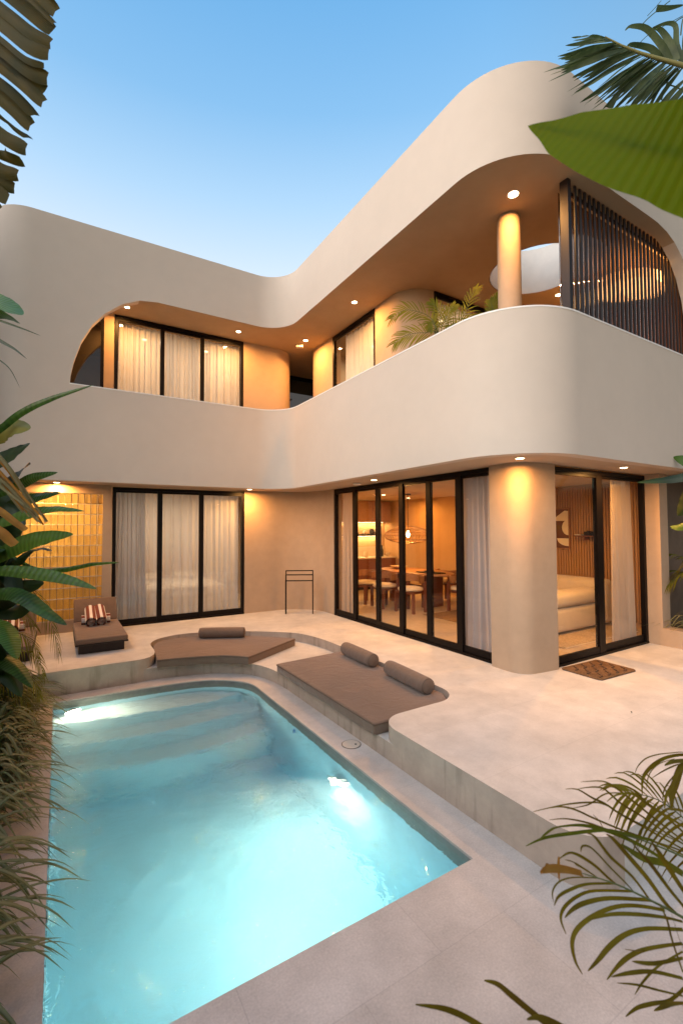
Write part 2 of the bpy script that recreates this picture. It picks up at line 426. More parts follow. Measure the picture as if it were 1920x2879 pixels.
TERR = [(10.5,1.45)] + arc(2.78,1.73,.28,270,180,8)[0:] + arc(2.76,3.2,.26,180,92,8) + [(3.2,3.462)] + arc(3.28,3.76,.30,-88,0,8) + \
       [(3.60,4.6),(3.585,5.4)] + [tuple(p) for p in smoothline([(3.575,5.9),(3.55,6.4),(3.42,6.93),(3.12,7.26),(2.74,7.56),(2.35,7.78),(2.02,7.90),(1.70,7.94),(1.39,7.82),(1.24,7.62),(1.20,7.4),(1.20,7.15),(1.17,6.93),(1.08,6.77),(.95,6.705),(.8,6.70)],3)] + \
       [(-2.5,6.70),(-2.5,13.5),(10.5,13.5)]
tp = MB().poly(TERR, 0)
tag(tp.build('terrace', LIME, recalc=False), kind='structure')
MB_ = MB(); MB_.ring([TERR[0],TERR[1]], Zc-.02, -.0005, close=False); tag(MB_.build('terrace_front_edge', LIME), kind='structure')
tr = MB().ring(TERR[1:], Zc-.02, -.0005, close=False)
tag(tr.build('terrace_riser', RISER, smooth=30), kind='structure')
LEDGE = [(2.502,3.1),(3.9,3.1),(3.9,8.2),(1.0,8.2),(1.0,6.72)] + [tuple(p) for p in smoothline([(1.25,6.71),(1.6,6.65),(1.95,6.52),(2.25,6.27),(2.40,6.0),(2.47,5.7),(2.498,5.4)],4)]
lg = MB().poly(LEDGE, -.14)
tag(lg.build('sunken_ledge', LIME, recalc=False), kind='structure')
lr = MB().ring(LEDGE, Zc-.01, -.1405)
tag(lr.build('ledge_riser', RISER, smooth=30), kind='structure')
# planting bed beside the pool
bed = MB().prism([(-2.5,-3.2),(-.36,-3.2),(-.36,6.68),(-2.5,6.68)], -.6, Zc+.03)
tag(bed.build('planting_soil', mat('dark_soil', (.035,.022,.014), .95, noise=(14,.5,4), bump=(40,1,.02))), kind='structure')
kb = MB().box(-.358,-.302,-3.2,6.69,-.5,Zc+.045)
tag(kb.build('bed_kerb', mat('kerb_render', (.33,.25,.18), .8, noise=(8,.2,4)), bevel=.006), 'low tan kerb between the planting bed and the pool edge', 'kerb')
# round skimmer lid in the pool coping
sk = thing('skimmer_lid', 'round cream drain lid set in the pool coping below the mattress', 'drain lid', (2.385,3.72,Zc))
MB().lathe([(.085,.0),(.085,.004),(.078,.006)], (0,0,0), 32).build('lid', mat('lid_plaster', (.56,.48,.39), .6), sk)
MB().lathe([(.093,.0005),(.093,.0025),(.086,.0025),(.086,.0005)], (0,0,0), 32).build('rim', mat('lid_shadow_gap', (.10,.08,.06), .8), sk)
MB().lathe([(.010,.006),(.010,.009)], (.03,-.03,0), 12).build('finger_hole', BLACK, sk)

nb = thing('west_blocker_wall', 'unseen wall added behind the planting bed to block low western light', 'wall', (-2.75,4.0,-.34))  # unseen wall, added to block the western glow low down
MB().box(-.12,.12,-7,9.4,0,3.1).build('wall', mat('west_blocker_render', (.30,.25,.20), .9, noise=(2,.15,4)), nb); MB().box(-.17,.17,-7,9.4,3.101,3.18).build('coping', COPE, nb)
nh = thing('facade_shade_block', 'unseen house sized block added to shade the left end of the facade', 'house', (-5.0,10.2,-.34))  # unseen block, added to darken the left corner of the facade
MB().box(-2,1.9,-3.4,3.5,0,7.6).build('wall', mat('shade_block_render', (.28,.22,.17), .9, noise=(2,.12,4)), nh); MB().box(-2.15,2.05,-3.55,3.65,7.601,7.8).build('roof', RISER, nh)
# ------------------------------------------------------------------ the villa
villa = thing('villa', 'two storey beige stucco villa with curved wraparound balcony and glazed walls', 'house')
Z1, ZP, ZF, ZT = 2.53, 4.10, 5.78, 6.82       # balcony band foot, parapet top, fascia foot, roof edge
# outer face of the facade in plan
FAC = [(-.95,13.0),(-.95,11.0)] + arc(-.42,9.08,.53,180,270,10)
mid0 = len(FAC)
xs_arch = [.119,.121,.132,.174,.278,.431,.606,.869,1.144,1.45]
zs_arch = [4.10,4.12,4.27,4.492,4.837,5.144,5.37,5.60,5.735,5.78]
FAC += [(x,8.55) for x in xs_arch]
FAC += [(2.2,8.55),(2.9,8.55)] + arc(3.30,7.95,.60,90,0,12) + [(3.9,6.9),(3.9,5.9),(3.9,4.9),(3.9,4.2)] + arc(4.80,3.76,.90,180,270,18) + [(5.4,2.86)]
rx = [6.45,6.70,6.95,7.16,7.36,7.54,7.70,7.80,7.83,7.832]
rz = [5.78,5.775,5.735,5.66,5.53,5.33,5.02,4.60,4.16,4.10]
FAC += [(x,2.86) for x in rx] + [(8.4,2.86)] + arc(8.8,3.36,.5,270,360,8) + [(9.3,8.0),(9.3,13.0)]
def zfas(i):
    x, y = FAC[i]
    if i < mid0: return ZP
    if abs(y-8.55) < 1e-6 and x <= 1.45: return zs_arch[i-mid0]
    if abs(y-2.86) < 1e-6 and x >= 6.45: return dict(zip(rx, rz)).get(x, ZP)
    if x > 8 and y < 13.1 and i > mid0+30: return ZP
    return ZF
INN = offset(FAC, .15)
fb = MB()
O, I = FAC, INN
n = len(FAC)
def band_(m, za, zb, lo=0, hi=None, bot=True, top=True):
    hi = n if hi is None else hi
    g_ = lambda f, i: f(i) if callable(f) else f
    o0 = [m.v((*O[i], g_(za,i))) for i in range(lo,hi)]; o1 = [m.v((*O[i], g_(zb,i))) for i in range(lo,hi)]
    i0 = [m.v((*I[i], g_(za,i))) for i in range(lo,hi)]; i1 = [m.v((*I[i], g_(zb,i))) for i in range(lo,hi)]
    for k in range(len(o0)-1):
        m.face([o0[k],o0[k+1],o1[k+1],o1[k]]); m.face([i0[k],i1[k],i1[k+1],i0[k+1]])
        if bot: m.face([o0[k],i0[k],i0[k+1],o0[k+1]])
        if top: m.face([o1[k],o1[k+1],i1[k+1],i1[k]])
    return m
i_end = max(i for i in range(n) if FAC[i] == (7.832, 2.86))
band_(fb, Z1, ZP, top=False)
band_(fb, ZF and zfas, ZT, mid0, i_end+1)
band_(fb, ZP, ZT, 0, mid0+1, bot=False); band_(fb, ZP, ZT, i_end, n, bot=False)
fo_ = fb.build('facade', STUCCO, villa, smooth=35)
fo_.data.materials.append(STUCCO_SHADE)
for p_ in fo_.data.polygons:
    if p_.normal.z < -.9 and p_.center.z > 5.5: p_.material_index = 1  # shade under the fascia comes from the darker stucco
# white lip along the parapet, inside the two arch ends
lp = MB()
sub = range(mid0, i_end+1)
OO = offset(FAC, -.004); II = offset(FAC, .154)
r0 = [(*OO[i], ZP+.0005) for i in sub]; r1 = [(*OO[i], ZP+.018) for i in sub]; r2_ = [(*II[i], ZP+.018) for i in sub]; r3 = [(*II[i], ZP+.0005) for i in sub]
lp.grid([r0,r1,r2_,r3,r0]).build('parapet_lip', TRIM, villa, smooth=35)
# slabs: first floor (its underside is the ground floor soffit) and roof
SL = offset(FAC, .158)
foot = [p for p in SL if p[1] < 12.4]
slab_out = [(foot[0][0],12.3)] + foot + [(foot[-1][0],12.3)]
MB().prism(slab_out, Z1+.004, 2.76).build('soffit_slab', mat('amber_lit_soffit_stucco', (.50,.385,.28), .85, spec=.2, noise=(3,.06,3), bump=(160,.4,.003)), villa, smooth=35)  # stucco darkened and warmed: dim amber light put into the soffit colour
SKY = [(6.36+.71*math.cos(2*PI*k/40), 4.42+.71*math.sin(2*PI*k/40)) for k in range(40)]
SL2 = [p for p in offset(FAC, .1505) if p[1] < 12.4]
SKYH = [(6.36+.722*math.cos(2*PI*k/40), 4.42+.722*math.sin(2*PI*k/40)) for k in range(40)]
MB().prism([(SL2[0][0],12.3)]+SL2+[(SL2[-1][0],12.3)], ZF+.0006, 6.05, holes=[SKYH]).build('roof_slab', STUCCO_SHADE, villa, smooth=35)
sh = MB(); SK2 = offset(SKY, -.12, closed=True)
sh.ring(SKY, ZF+.001, 6.54); sh.ring(SK2, 6.052, 6.54); sh.grid([[(*p,6.54) for p in SKY],[(*p,6.54) for p in SK2]], closed=True)
sh.build('skylight_shaft', mat('shaft_plaster', (.62,.60,.56), .8, noise=(6,.05,3)), villa, smooth=35)

# ground floor walls
WT = .20
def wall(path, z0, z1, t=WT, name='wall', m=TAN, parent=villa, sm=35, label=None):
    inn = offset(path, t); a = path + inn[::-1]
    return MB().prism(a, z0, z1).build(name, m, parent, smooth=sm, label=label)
zt = Z1+.002
ZG = -.02
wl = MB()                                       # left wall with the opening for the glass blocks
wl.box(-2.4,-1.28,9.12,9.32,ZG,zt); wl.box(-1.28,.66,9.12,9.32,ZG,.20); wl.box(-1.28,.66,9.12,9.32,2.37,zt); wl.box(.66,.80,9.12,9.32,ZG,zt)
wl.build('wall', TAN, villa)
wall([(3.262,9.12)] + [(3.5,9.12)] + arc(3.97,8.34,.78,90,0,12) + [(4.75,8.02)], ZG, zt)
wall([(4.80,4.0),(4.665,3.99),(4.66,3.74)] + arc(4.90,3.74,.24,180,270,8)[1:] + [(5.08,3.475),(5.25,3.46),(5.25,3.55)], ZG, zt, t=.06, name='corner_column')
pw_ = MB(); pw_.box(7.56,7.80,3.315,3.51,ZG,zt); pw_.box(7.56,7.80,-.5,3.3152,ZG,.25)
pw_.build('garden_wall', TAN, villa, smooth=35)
gb_ = MB(); gb_.box(9.0,9.2,-.5,3.51,ZG,2.5); gb_.box(7.803,9.2,3.511,3.7,ZG,zt); gb_.build('garden_back_wall', mat('brown_render', (.17,.125,.09), .9, noise=(4,.15,4), bump=(50,.4,.004)), villa)

# glass blocks
gbm = MB(); bw, bh = .097, .1735
for i in range(20):
    for j in range(12):
        x0 = -1.275+i*bw; z0 = .21+j*(bh+.0067)
        gbm.box(x0+.005, x0+bw-.005, 9.15, 9.225, z0+.004, z0+bh-.003)
GBM = mat('amber_glass_block', (1,.84,.55), .05, trans=1, ior=1.45, spec=.6)
nt = GBM.node_tree; t_ = nt.nodes.new('ShaderNodeTexCoord'); w_ = nt.nodes.new('ShaderNodeTexWave'); w_.bands_direction = 'X'; w_.inputs['Scale'].default_value = 3.3; w_.inputs['Distortion'].default_value = .5; w_.inputs['Detail'].default_value = 1
nt.links.new(t_.outputs['Object'], w_.inputs[0]); bb_ = nt.nodes.new('ShaderNodeBump'); bb_.inputs['Strength'].default_value = .30; bb_.inputs['Distance'].default_value = .010
nt.links.new(w_.outputs['Fac'], bb_.inputs['Height']); nt.links.new(bb_.outputs[0], nt.nodes['Principled BSDF'].inputs['Normal'])
blocks = gbm.build('glass_block_panel', GBM, villa, bevel=.012, seg=3, smooth=50)
gr = MB()
gv = MB()
for i in range(21): gv.box(-1.281+i*bw, -1.269+i*bw, 9.165, 9.21, .2, 2.37)
gv.build('block_mortar', mat('amber_mortar', (.40,.26,.12), .8), villa)
for j in range(13): gr.box(-1.28,.66,9.150,9.212,.2+j*(bh+.0067),.208+j*(bh+.0067))
gr.build('block_grout', mat('pale_grout', (.55,.47,.36), .8), villa)

# sliding doors
def sliding(name, p0, p1, z0, z1, cuts, fw=.055, dep=.07, cap=.09, mw_=.07, label=None, glass=PANE, side=1, wide=None):
    """black frame from p0 to p1 (plan), stiles at distances cuts, one pane between each pair"""
    p0, p1 = Vector(p0), Vector(p1); L = (p1-p0).length; d = (p1-p0)/L; nrm = Vector((-d.y, d.x))*side
    def P(s, o, z): q = p0 + d*s + nrm*o; return (q.x, q.y, z)
    f = MB()
    def bar(s0, s1, o0, o1, za, zb):
        A = [f.v(P(s,o,z)) for z in (za,zb) for s,o in ((s0,o0),(s1,o0),(s1,o1),(s0,o1))]
        for q in ((3,2,1,0),(4,5,6,7),(0,1,5,4),(1,2,6,5),(2,3,7,6),(3,0,4,7)): f.face([A[i] for i in q])
    bar(0, L, -.004, dep, z1-.055, z1); bar(0, L, -.01, dep, z0, z0+.03)
    bar(0, fw, 0, dep, z0+.0305, z1-.0555); bar(L-fw, L, 0, dep, z0+.0305, z1-.0555)
    edges = [fw] + list(cuts) + [L-fw]
    for k, c in enumerate(cuts):
        o = .004 + .006*(k%2); bar(c-mw_/2, c+mw_/2, o, dep-.006, z0+.0305, z1-.0555)
    for k in range(len(edges)-1):
        a = edges[k]+(mw_/2+.0005 if k else .0005); b = edges[k+1]-(mw_/2+.0005 if k < len(edges)-2 else .0005)
        o = .008+.02*(k%2)
        bar(a, b, o, o+.035, z0+.031, z0+.031+cap); bar(a, b, o, o+.035, z1-.056-.04, z1-.056)
    fo = f.build(name, BLACK, villa, label=label)
    for k in range(len(edges)-1):
        a = edges[k]+(mw_/2 if k else 0)+.0008; b = edges[k+1]-(mw_/2 if k < len(edges)-2 else 0)-.0008
        o = .022+.02*(k%2); m = MB()
        A = [m.v(P(s,o,z)) for z in (z0+.032+cap, z1-.097) for s in (a,b)]
        m.face([A[0],A[1],A[3],A[2]])
        m.build('pane', glass, fo, recalc=False)
    return fo
sliding('sliding_door', (.818,9.12), (3.257,9.12), .0, 2.505, [.80,1.57], mw_=.085, label='three panel black framed door in front of sheer curtains')
sliding('folding_door', (4.75,7.998), (4.75,4.002), .0, 2.525, [.72,1.45,2.11,2.76,3.38], mw_=.10, label='six panel black framed glass wall of the dining room')
sliding('sliding_door', (5.252,3.51), (7.552,3.51), .0, 2.515, [1.08], mw_=.14, label='two panel black framed door beside the corner column')
# upper floor walls
U0 = 2.762; ut = ZF+.002
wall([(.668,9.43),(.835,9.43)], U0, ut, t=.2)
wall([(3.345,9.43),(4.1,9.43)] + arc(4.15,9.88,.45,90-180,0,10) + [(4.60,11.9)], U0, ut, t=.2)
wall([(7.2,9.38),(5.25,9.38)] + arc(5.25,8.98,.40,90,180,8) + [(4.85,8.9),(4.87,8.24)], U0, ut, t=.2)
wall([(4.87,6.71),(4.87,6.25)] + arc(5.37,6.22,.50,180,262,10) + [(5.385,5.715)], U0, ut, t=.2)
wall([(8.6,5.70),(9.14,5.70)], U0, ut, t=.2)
mk = MB(); mk.box(9.0,9.135,3.05,5.69,U0,ut); mk.build('end_wall', mat('rust_plaster', (.42,.20,.09), .85, noise=(4,.08,3)), villa)
sliding('balcony_door', (.843,9.43), (3.342,9.43), U0, 5.775, [.85,1.63], mw_=.075, label='three panel black framed balcony door with pale curtains')
sliding('balcony_window', (4.87,8.238), (4.87,6.712), U0, 5.772, [], mw_=.075, label='black framed window on the inner corner of the balcony')
sliding('balcony_door', (5.39,5.70), (8.6,5.70), U0, 5.773, [1.26,2.2], mw_=.10, label='black framed balcony door behind the potted palm')
# dark ribbed glass: left end of the balcony, passage, behind the slats
dg = sliding('dark_glass_door', (-.78,9.43), (.667,9.43), U0, 5.774, [], glass=DARKGLASS, label='dark ribbed glass door behind the arch')
dg2 = sliding('dark_glass_door', (4.62,10.9), (7.0,10.9), U0, 5.774, [], glass=DARKGLASS, label='dark glass door in the passage between the two wings')
hd = MB().box(4.60,4.625,9.98,10.02,4.55,4.95); hd.beam((4.62,9.9,4.78),(4.62,9.72,4.78),.02,.03); hd.build('door_handle', BLACK, villa)
# round column on the balcony
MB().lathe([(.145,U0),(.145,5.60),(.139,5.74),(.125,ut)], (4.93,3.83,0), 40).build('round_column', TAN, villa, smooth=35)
# interior shells
WARM = mat('interior_plaster', (.50,.31,.15), .8, noise=(2,.06,3))
IFL = mat('interior_floor', (.50,.40,.29), .25, spec=.5, noise=[(1.5,.08,4),(12,.05,3)])
fl = MB().prism([(4.83,3.60),(8.9,3.60),(8.9,12.0),(4.83,12.0)], -.015, .012); fl.build('interior_floor', IFL, villa)
fl = MB().prism([(-2.2,9.34),(4.6,9.34),(4.6,12.0),(-2.2,12.0)], -.015, .012); fl.build('bedroom_floor', IFL, villa)
RIB = bpy.data.materials.new('ribbed_wood_panel'); RIB.use_nodes = True; nt = RIB.node_tree; b = nt.nodes['Principled BSDF']
b.inputs['Base Color'].default_value = (.40,.22,.10,1); b.inputs['Roughness'].default_value = .55
iw = MB()
iw.box(8.42,8.6,3.58,9.55,.012,zt); iw.box(4.83,8.6,11.2,11.4,.012,zt); iw.box(4.60,4.80,9.2,12.1,.012,zt)
iw.box(8.42,8.6,9.55,11.2,.012,zt); iw.box(4.83,8.6,11.4,11.45,.012,zt)
iw.build('interior_wall', WARM, villa)
rb = MB(); y = 3.62
while y < 6.6:
    rb.box(8.385,8.419,y,y+.034,.10,2.50); y += .052
rb.build('ribbed_panel', RIB, villa)
bw_ = MB(); bw_.box(-2.2,4.6,12.0,12.2,.012,zt); bw_.box(-2.4,-2.2,9.33,12.2,.012,zt); bw_.box(.70,.76,9.34,12.0,.012,zt)
MB().box(-2.19,.69,9.85,9.95,.013,zt-.001).build('bathroom_wall', mat('yellow_tile', (.72,.50,.16), .4, noise=[(3,.25,3),(14,.2,2)]), villa)
bw_.build('bedroom_wall', mat('bedroom_plaster', (.50,.38,.27), .85, noise=(3,.05,3)), villa)
UPM = mat('upper_plaster', (.52,.40,.28), .85, noise=(3,.05,3))
for q_ in ((-.8,4.45,12.0,12.2,U0,ut),(7.4,7.6,7.551,9.2,U0,ut),(5.0,7.399,9.1,9.3,U0,ut),(5.45,8.9,7.4,7.55,U0,ut)): MB().box(*q_).build('upper_room_wall', UPM, villa)

# ------------------------------------------------------------------ lamps
DISC = mat('lit_lens', (1,1,1), .5, emis=((1.0,.74,.42), 16))
WHITE = mat('white_plastic', (.78,.74,.68), .4)
LAMPK = 1.12
LAMP_IN = (1.0, 0.43, 0.09)
def downlight(x, y, z, label, watt=30, r_=.045, group='recessed ceiling downlights', cone=140):
    inside = group.startswith('room')
    t = thing('downlight', label, 'ceiling light', (x,y,z), group=group)
    MB().lathe([(r_,-.001),(r_,-.006),(r_+.010,-.008),(r_+.014,-.004),(r_+.014,-.001)], (0,0,0), 20).build('trim', WHITE, t)
    MB().lathe([(r_-.001,-.002),(r_-.001,-.0075),(r_*.5,-.010)], (0,0,0), 20).build('lens', DISC, t)
    l = bpy.data.objects.new('lamp', bpy.data.lights.new('lamp','AREA')); COL.objects.link(l); l.parent = t
    l.location = (0,0,-.014); l.data.energy = watt*((.62 if 'bed' in label or 'bath' in label or 'upper' in label else .78) if inside else LAMPK); l.data.color = ((1,.74,.48) if ('bed' in label or 'bath' in label or 'upper' in label) else LAMP_IN) if inside else LAMP; l.data.shape = 'DISK'; l.data.size = .07; l.data.spread = R(172)
    return t
zs = Z1+.004; zu = ZF+.004
downlight(-.04,8.98,zs,'downlight over the glass block panel', 34)
downlight(3.25,8.80,zs,'downlight just right of the curtained three panel door', 31)
downlight(4.38,6.10,zs,'downlight in the soffit above the dining room glass wall', 30)
downlight(4.45,3.36,zs,'downlight in the soffit over the corner column', 27)
downlight(6.36,3.20,zs,'downlight in the soffit above the door with the mat', 30)
downlight(1.00,9.02,zu,'downlight at the left end of the balcony under the arch', 34)
downlight(3.08,8.99,zu,'downlight above the right end of the three panel balcony door', 36)
downlight(4.46,8.68,zu,'downlight in the balcony ceiling at the inner corner', 40)
downlight(4.44,6.74,zu,'downlight in the balcony ceiling above the parapet run', 40)
downlight(4.63,3.52,zu,'large bright downlight above the round column', 27, .06)
downlight(7.34,4.70,zu,'downlight seen right of the column beyond the skylight', 34)
downlight(8.10,3.75,zu,'downlight glowing behind the dark slat screen', 14, .09)
downlight(6.56,8.75,zs-.001,'dining room downlight nearest the kitchen cabinets', 26, group='room ceiling lights')
downlight(7.80,9.33,zs-.001,'dining room downlight by the curved back wall', 34, group='room ceiling lights')
downlight(5.45,6.40,zs-.001,'dining room downlight just inside the glass wall', 26, group='room ceiling lights')
downlight(6.39,3.95,zs-.001,'living room downlight above the sofa', 62, group='room ceiling lights')
downlight(1.6,10.3,zs-.001,'bedroom downlight behind the left sheer curtain', 40, group='room ceiling lights')
downlight(2.9,10.3,zs-.001,'bedroom downlight behind the right sheer curtain', 40, group='room ceiling lights')
downlight(-.3,9.6,zs-.001,'bathroom downlight behind the glass blocks', 105, group='room ceiling lights')
downlight(1.5,10.4,zu,'upper bedroom downlight behind the left balcony curtain', 40, group='room ceiling lights')
downlight(2.8,10.4,zu,'upper bedroom downlight behind the right balcony curtain', 40, group='room ceiling lights')
downlight(5.9,8.2,zu,'upper room downlight behind the corner curtain', 34, group='room ceiling lights')
downlight(6.3,6.5,zu,'upper room downlight behind the potted palm', 34, group='room ceiling lights')
t = thing('glow_drum', 'made up glowing drum behind the dark slat screen imitating a smeared downlight', 'pendant lamp', (7.45,3.62,5.42))  # drum added to make the stretched downlight glow behind the fluted glass
m = MB(); m.ring([(.46*math.cos(2*PI*k/40), .46*math.sin(2*PI*k/40)) for k in range(40)], -.07, .07); m.build('shade', mat('glow_drum_side', (.8,.6,.4), .8, emis=((1,.50,.15), 7)), t, smooth=60)
MB().lathe([(.45,-.06),(.45,-.055)], (0,0,0), 40).build('diffuser', mat('glow_drum_base', (.9,.8,.6), .8, emis=((1,.55,.2), 9)), t)
MB().tube([(0,0,-.05),(0,0,.36)], .008, 8).build('stem', BLACK, t)
# smoke detector and router box
t = thing('smoke_detector', 'white round detector on the ground floor soffit', 'detector', (4.457,6.72,zs))
MB().lathe([(.075,-.001),(.075,-.018),(.05,-.032),(.02,-.035)], (0,0,0), 28).build('housing', WHITE, t, smooth=40)
MB().lathe([(.078,-.0005),(.078,-.004)], (0,0,0), 28).build('base_ring', BLACK, t)
t = thing('emergency_light', 'small white box hanging under the balcony ceiling at the inner corner', 'ceiling device', (4.44,8.93,zu), R(-30))
MB().box(-.075,.075,-.05,.05,-.075,-.035).build('housing', WHITE, t, bevel=.008)
MB().tube([(0,0,-.036),(0,0,-.001)], .012).build('stem', WHITE, t)
MB().lathe([(.012,-.0755),(.010,-.082)], (.03,-.02,0), 12).build('sensor', BLACK, t)

# pool lamps
def pool_lamp(p, direction, watt, col, label, r_=.085):
    t = thing('pool_lamp', label, 'pool light', p); t.rotation_euler = Vector(direction).to_track_quat('Z','Y').to_euler()
    MB().lathe([(r_+.02,-.0),(r_+.02,.012),(r_,.022)], (0,0,0), 28).build('bezel', WHITE, t, smooth=40)
    MB().lathe([(r_-.004,.0225),(r_-.02,.030),(.01,.034)], (0,0,0), 28).build('lens', mat('pool_lens', (1,1,1), .4, emis=(col, 12)), t, smooth=60)
    l = bpy.data.objects.new('lamp', bpy.data.lights.new('lamp','AREA')); COL.objects.link(l); l.parent = t
    l.data.shape = 'DISK'; l.data.size = .14; l.data.energy = watt; l.data.color = col; l.location = (0,0,.05); l.rotation_euler = (PI,0,0)
    l.data.spread = R(165)
    return t
pool_lamp((2.185,3.62,-.72), (-1,-.55,-.80), 40, (1.0,.88,.66), 'underwater lamp in the right pool wall throwing a white glow')
pool_lamp((.16,6.40,-.50), (.45,-1,-.42), 46, (1.0,.84,.58), 'underwater lamp at the back left pool corner above the steps', .05)
pool_lamp((1.0,2.085,-.80), (0,1,-.05), 14, (1.0,.95,.82), 'unseen underwater lamp added in the near pool wall to brighten the water')  # added out of view to brighten the whole pool
t = thing('pool_inlet', 'small blue and white water inlet fitting in the right pool wall', 'pool fitting', (2.195,4.55,-.55)); t.rotation_euler = (0,-PI/2,0)
MB().lathe([(.035,0),(.035,.008),(.016,.012)], (0,0,0), 20).build('flange', mat('blue_plastic', (.05,.25,.6), .4), t)
MB().lathe([(.015,.0125),(.009,.016)], (0,0,0), 16).build('nozzle', BLACK, t)

# ------------------------------------------------------------------ slat screen on the right of the balcony
SLAT = mat('dark_bronze', (.012,.006,.006), .5, metal=0)
ss = thing('slat_screen', 'tall dark vertical slat screen at the right end of the balcony', 'screen', (4.94,3.02,U0))
MB().box(0,.06,.0,.10,0,3.02).build('post', SLAT, ss)
x = .16
while x < 3.4:
    MB().box(x,x+.038,.012,.034,0,3.0).build('slat', SLAT, ss, bevel=.004, seg=1); x += .100
MB().box(.061,3.5,.115,.14,2.98,3.016).build('top_rail', SLAT, ss); 
DG3 = bpy.data.materials.new('fluted_glass'); DG3.use_nodes = True; nt = DG3.node_tree
for n_ in list(nt.nodes): nt.nodes.remove(n_)
o_ = nt.nodes.new('ShaderNodeOutputMaterial'); mx_ = nt.nodes.new('ShaderNodeMixShader'); mx_.inputs[0].default_value = .16
rf_ = nt.nodes.new('ShaderNodeBsdfRefraction'); rf_.inputs['Color'].default_value = (.26,.21,.20,1); rf_.inputs['IOR'].default_value = 1.12; rf_.inputs['Roughness'].default_value = .04
gg_ = nt.nodes.new('ShaderNodeBsdfGlossy'); gg_.inputs['Roughness'].default_value = .08
t_ = nt.nodes.new('ShaderNodeTexCoord'); w_ = nt.nodes.new('ShaderNodeTexWave'); w_.bands_direction = 'X'; w_.inputs['Scale'].default_value = 9
nt.links.new(t_.outputs['Object'], w_.inputs[0]); bb_ = nt.nodes.new('ShaderNodeBump'); bb_.inputs['Strength'].default_value = 1; bb_.inputs['Distance'].default_value = .02
nt.links.new(w_.outputs['Fac'], bb_.inputs['Height']); nt.links.new(bb_.outputs[0], rf_.inputs['Normal']); nt.links.new(bb_.outputs[0], gg_.inputs['Normal'])
nt.links.new(rf_.outputs[0], mx_.inputs[1]); nt.links.new(gg_.outputs[0], mx_.inputs[2]); nt.links.new(mx_.outputs[0], o_.inputs[0])
m = MB(); A = [m.v(p) for p in ((.065,.165,0),(3.5,.165,0),(3.5,.165,2.97),(.065,.165,2.97))]; m.face(A); m.build('smoked_pane', DG3, ss, recalc=False)

# ------------------------------------------------------------------ curtains
def curtain(name, label, p0, p1, z0, z1, m, folds=9, amp=.035, flare=0.0, seed=1, group=None, top=1.0):
    rnd = random.Random(seed); p0, p1 = Vector(p0), Vector(p1); L = (p1-p0).length; d = (p1-p0)/L; nr = Vector((-d.y,d.x))
    ph = [rnd.uniform(0,6.28) for _ in range(5)]; N = int(folds*10); rows = []
    fr = [rnd.uniform(.85,1.2) for _ in range(3)]
    for j in range(15):
        v_ = j/14; row = []
        for i in range(N+1):
            u = i/N
            w = math.sin(2*PI*folds*u*fr[0]+ph[0]+.5*math.sin(2*PI*u*2.3+ph[1])) + .5*math.sin(2*PI*folds*1.7*u+ph[2]+v_*1.0) + .35*math.sin(2*PI*folds*.45*u+ph[3]-v_*1.4)
            a = amp*(.55+.45*(1-v_)) * w
            s = (u-.5)*L*(top+(1-top)*(1-v_)) + (u-.5)*flare*(1-v_)**1.5 + .02*math.sin(2*PI*folds*.5*u+ph[4])*(1-v_)
            q = (p0+p1)/2 + d*s + nr*a
            row.append((q.x, q.y, z0+(z1-z0)*v_))
        rows.append(row)
    t = MB().grid(rows).build(name, m, smooth=60, recalc=False)
    return tag(t, label, 'curtain', group)
SHEER = sheermat('sheer_voile', (.86,.82,.80), .74, .45)
SHEER2 = sheermat('sheer_voile_bright', (.90,.86,.83), .86, .45)
LINEN = sheermat('grey_linen', (.58,.56,.58), .94, .4)
LINENW = sheermat('cream_linen', (.70,.60,.50), .94, .5)
curtain('curtain', 'gathered grey lilac curtain at the left edge of the lower three panel door', (.88,9.29),(1.38,9.29), .02,2.49, LINEN, 8,.03, .12, 3)
curtain('curtain', 'wide sheer curtain across the lower three panel door', (1.30,9.36),(3.22,9.36), .02,2.49, SHEER, 17,.028, .0, 4)
curtain('curtain', 'narrow pale curtain at the left end of the dining room glass wall', (4.93,7.93),(4.93,7.58), .02,2.49, LINENW, 5,.03, .06, 5)
curtain('curtain', 'grey striped linen curtain gathered at the right end of the dining room glass wall', (4.93,4.66),(4.93,4.14), .02,2.49, LINEN, 9,.035, .14, 6)
curtain('curtain', 'beige and grey curtain behind the right panel of the door with the mat', (6.93,3.68),(7.46,3.68), .02,2.46, LINENW, 8,.035, .06, 7)
curtain('curtain', 'pale curtain behind the left panel of the three panel balcony door', (.93,9.60),(1.75,9.60), U0,5.70, SHEER2, 9,.03, .03, 8)
curtain('curtain', 'pale curtain behind the middle panel of the three panel balcony door', (1.75,9.60),(2.53,9.60), U0,5.70, SHEER2, 9,.03, .0, 9)
curtain('curtain', 'pale curtain behind the right panel of the three panel balcony door', (2.52,9.60),(3.30,9.60), U0,5.70, SHEER2, 9,.03, .0, 10)
curtain('curtain', 'pale curtain in the black framed window at the inner balcony corner', (4.99,7.9),(4.99,6.74), U0,5.70, SHEER2, 11,.03, .05, 11)
curtain('curtain', 'amber lit curtain behind the potted balcony palm', (5.6,5.86),(8.4,5.86), U0,5.70, SHEER2, 18,.03, .0, 12)

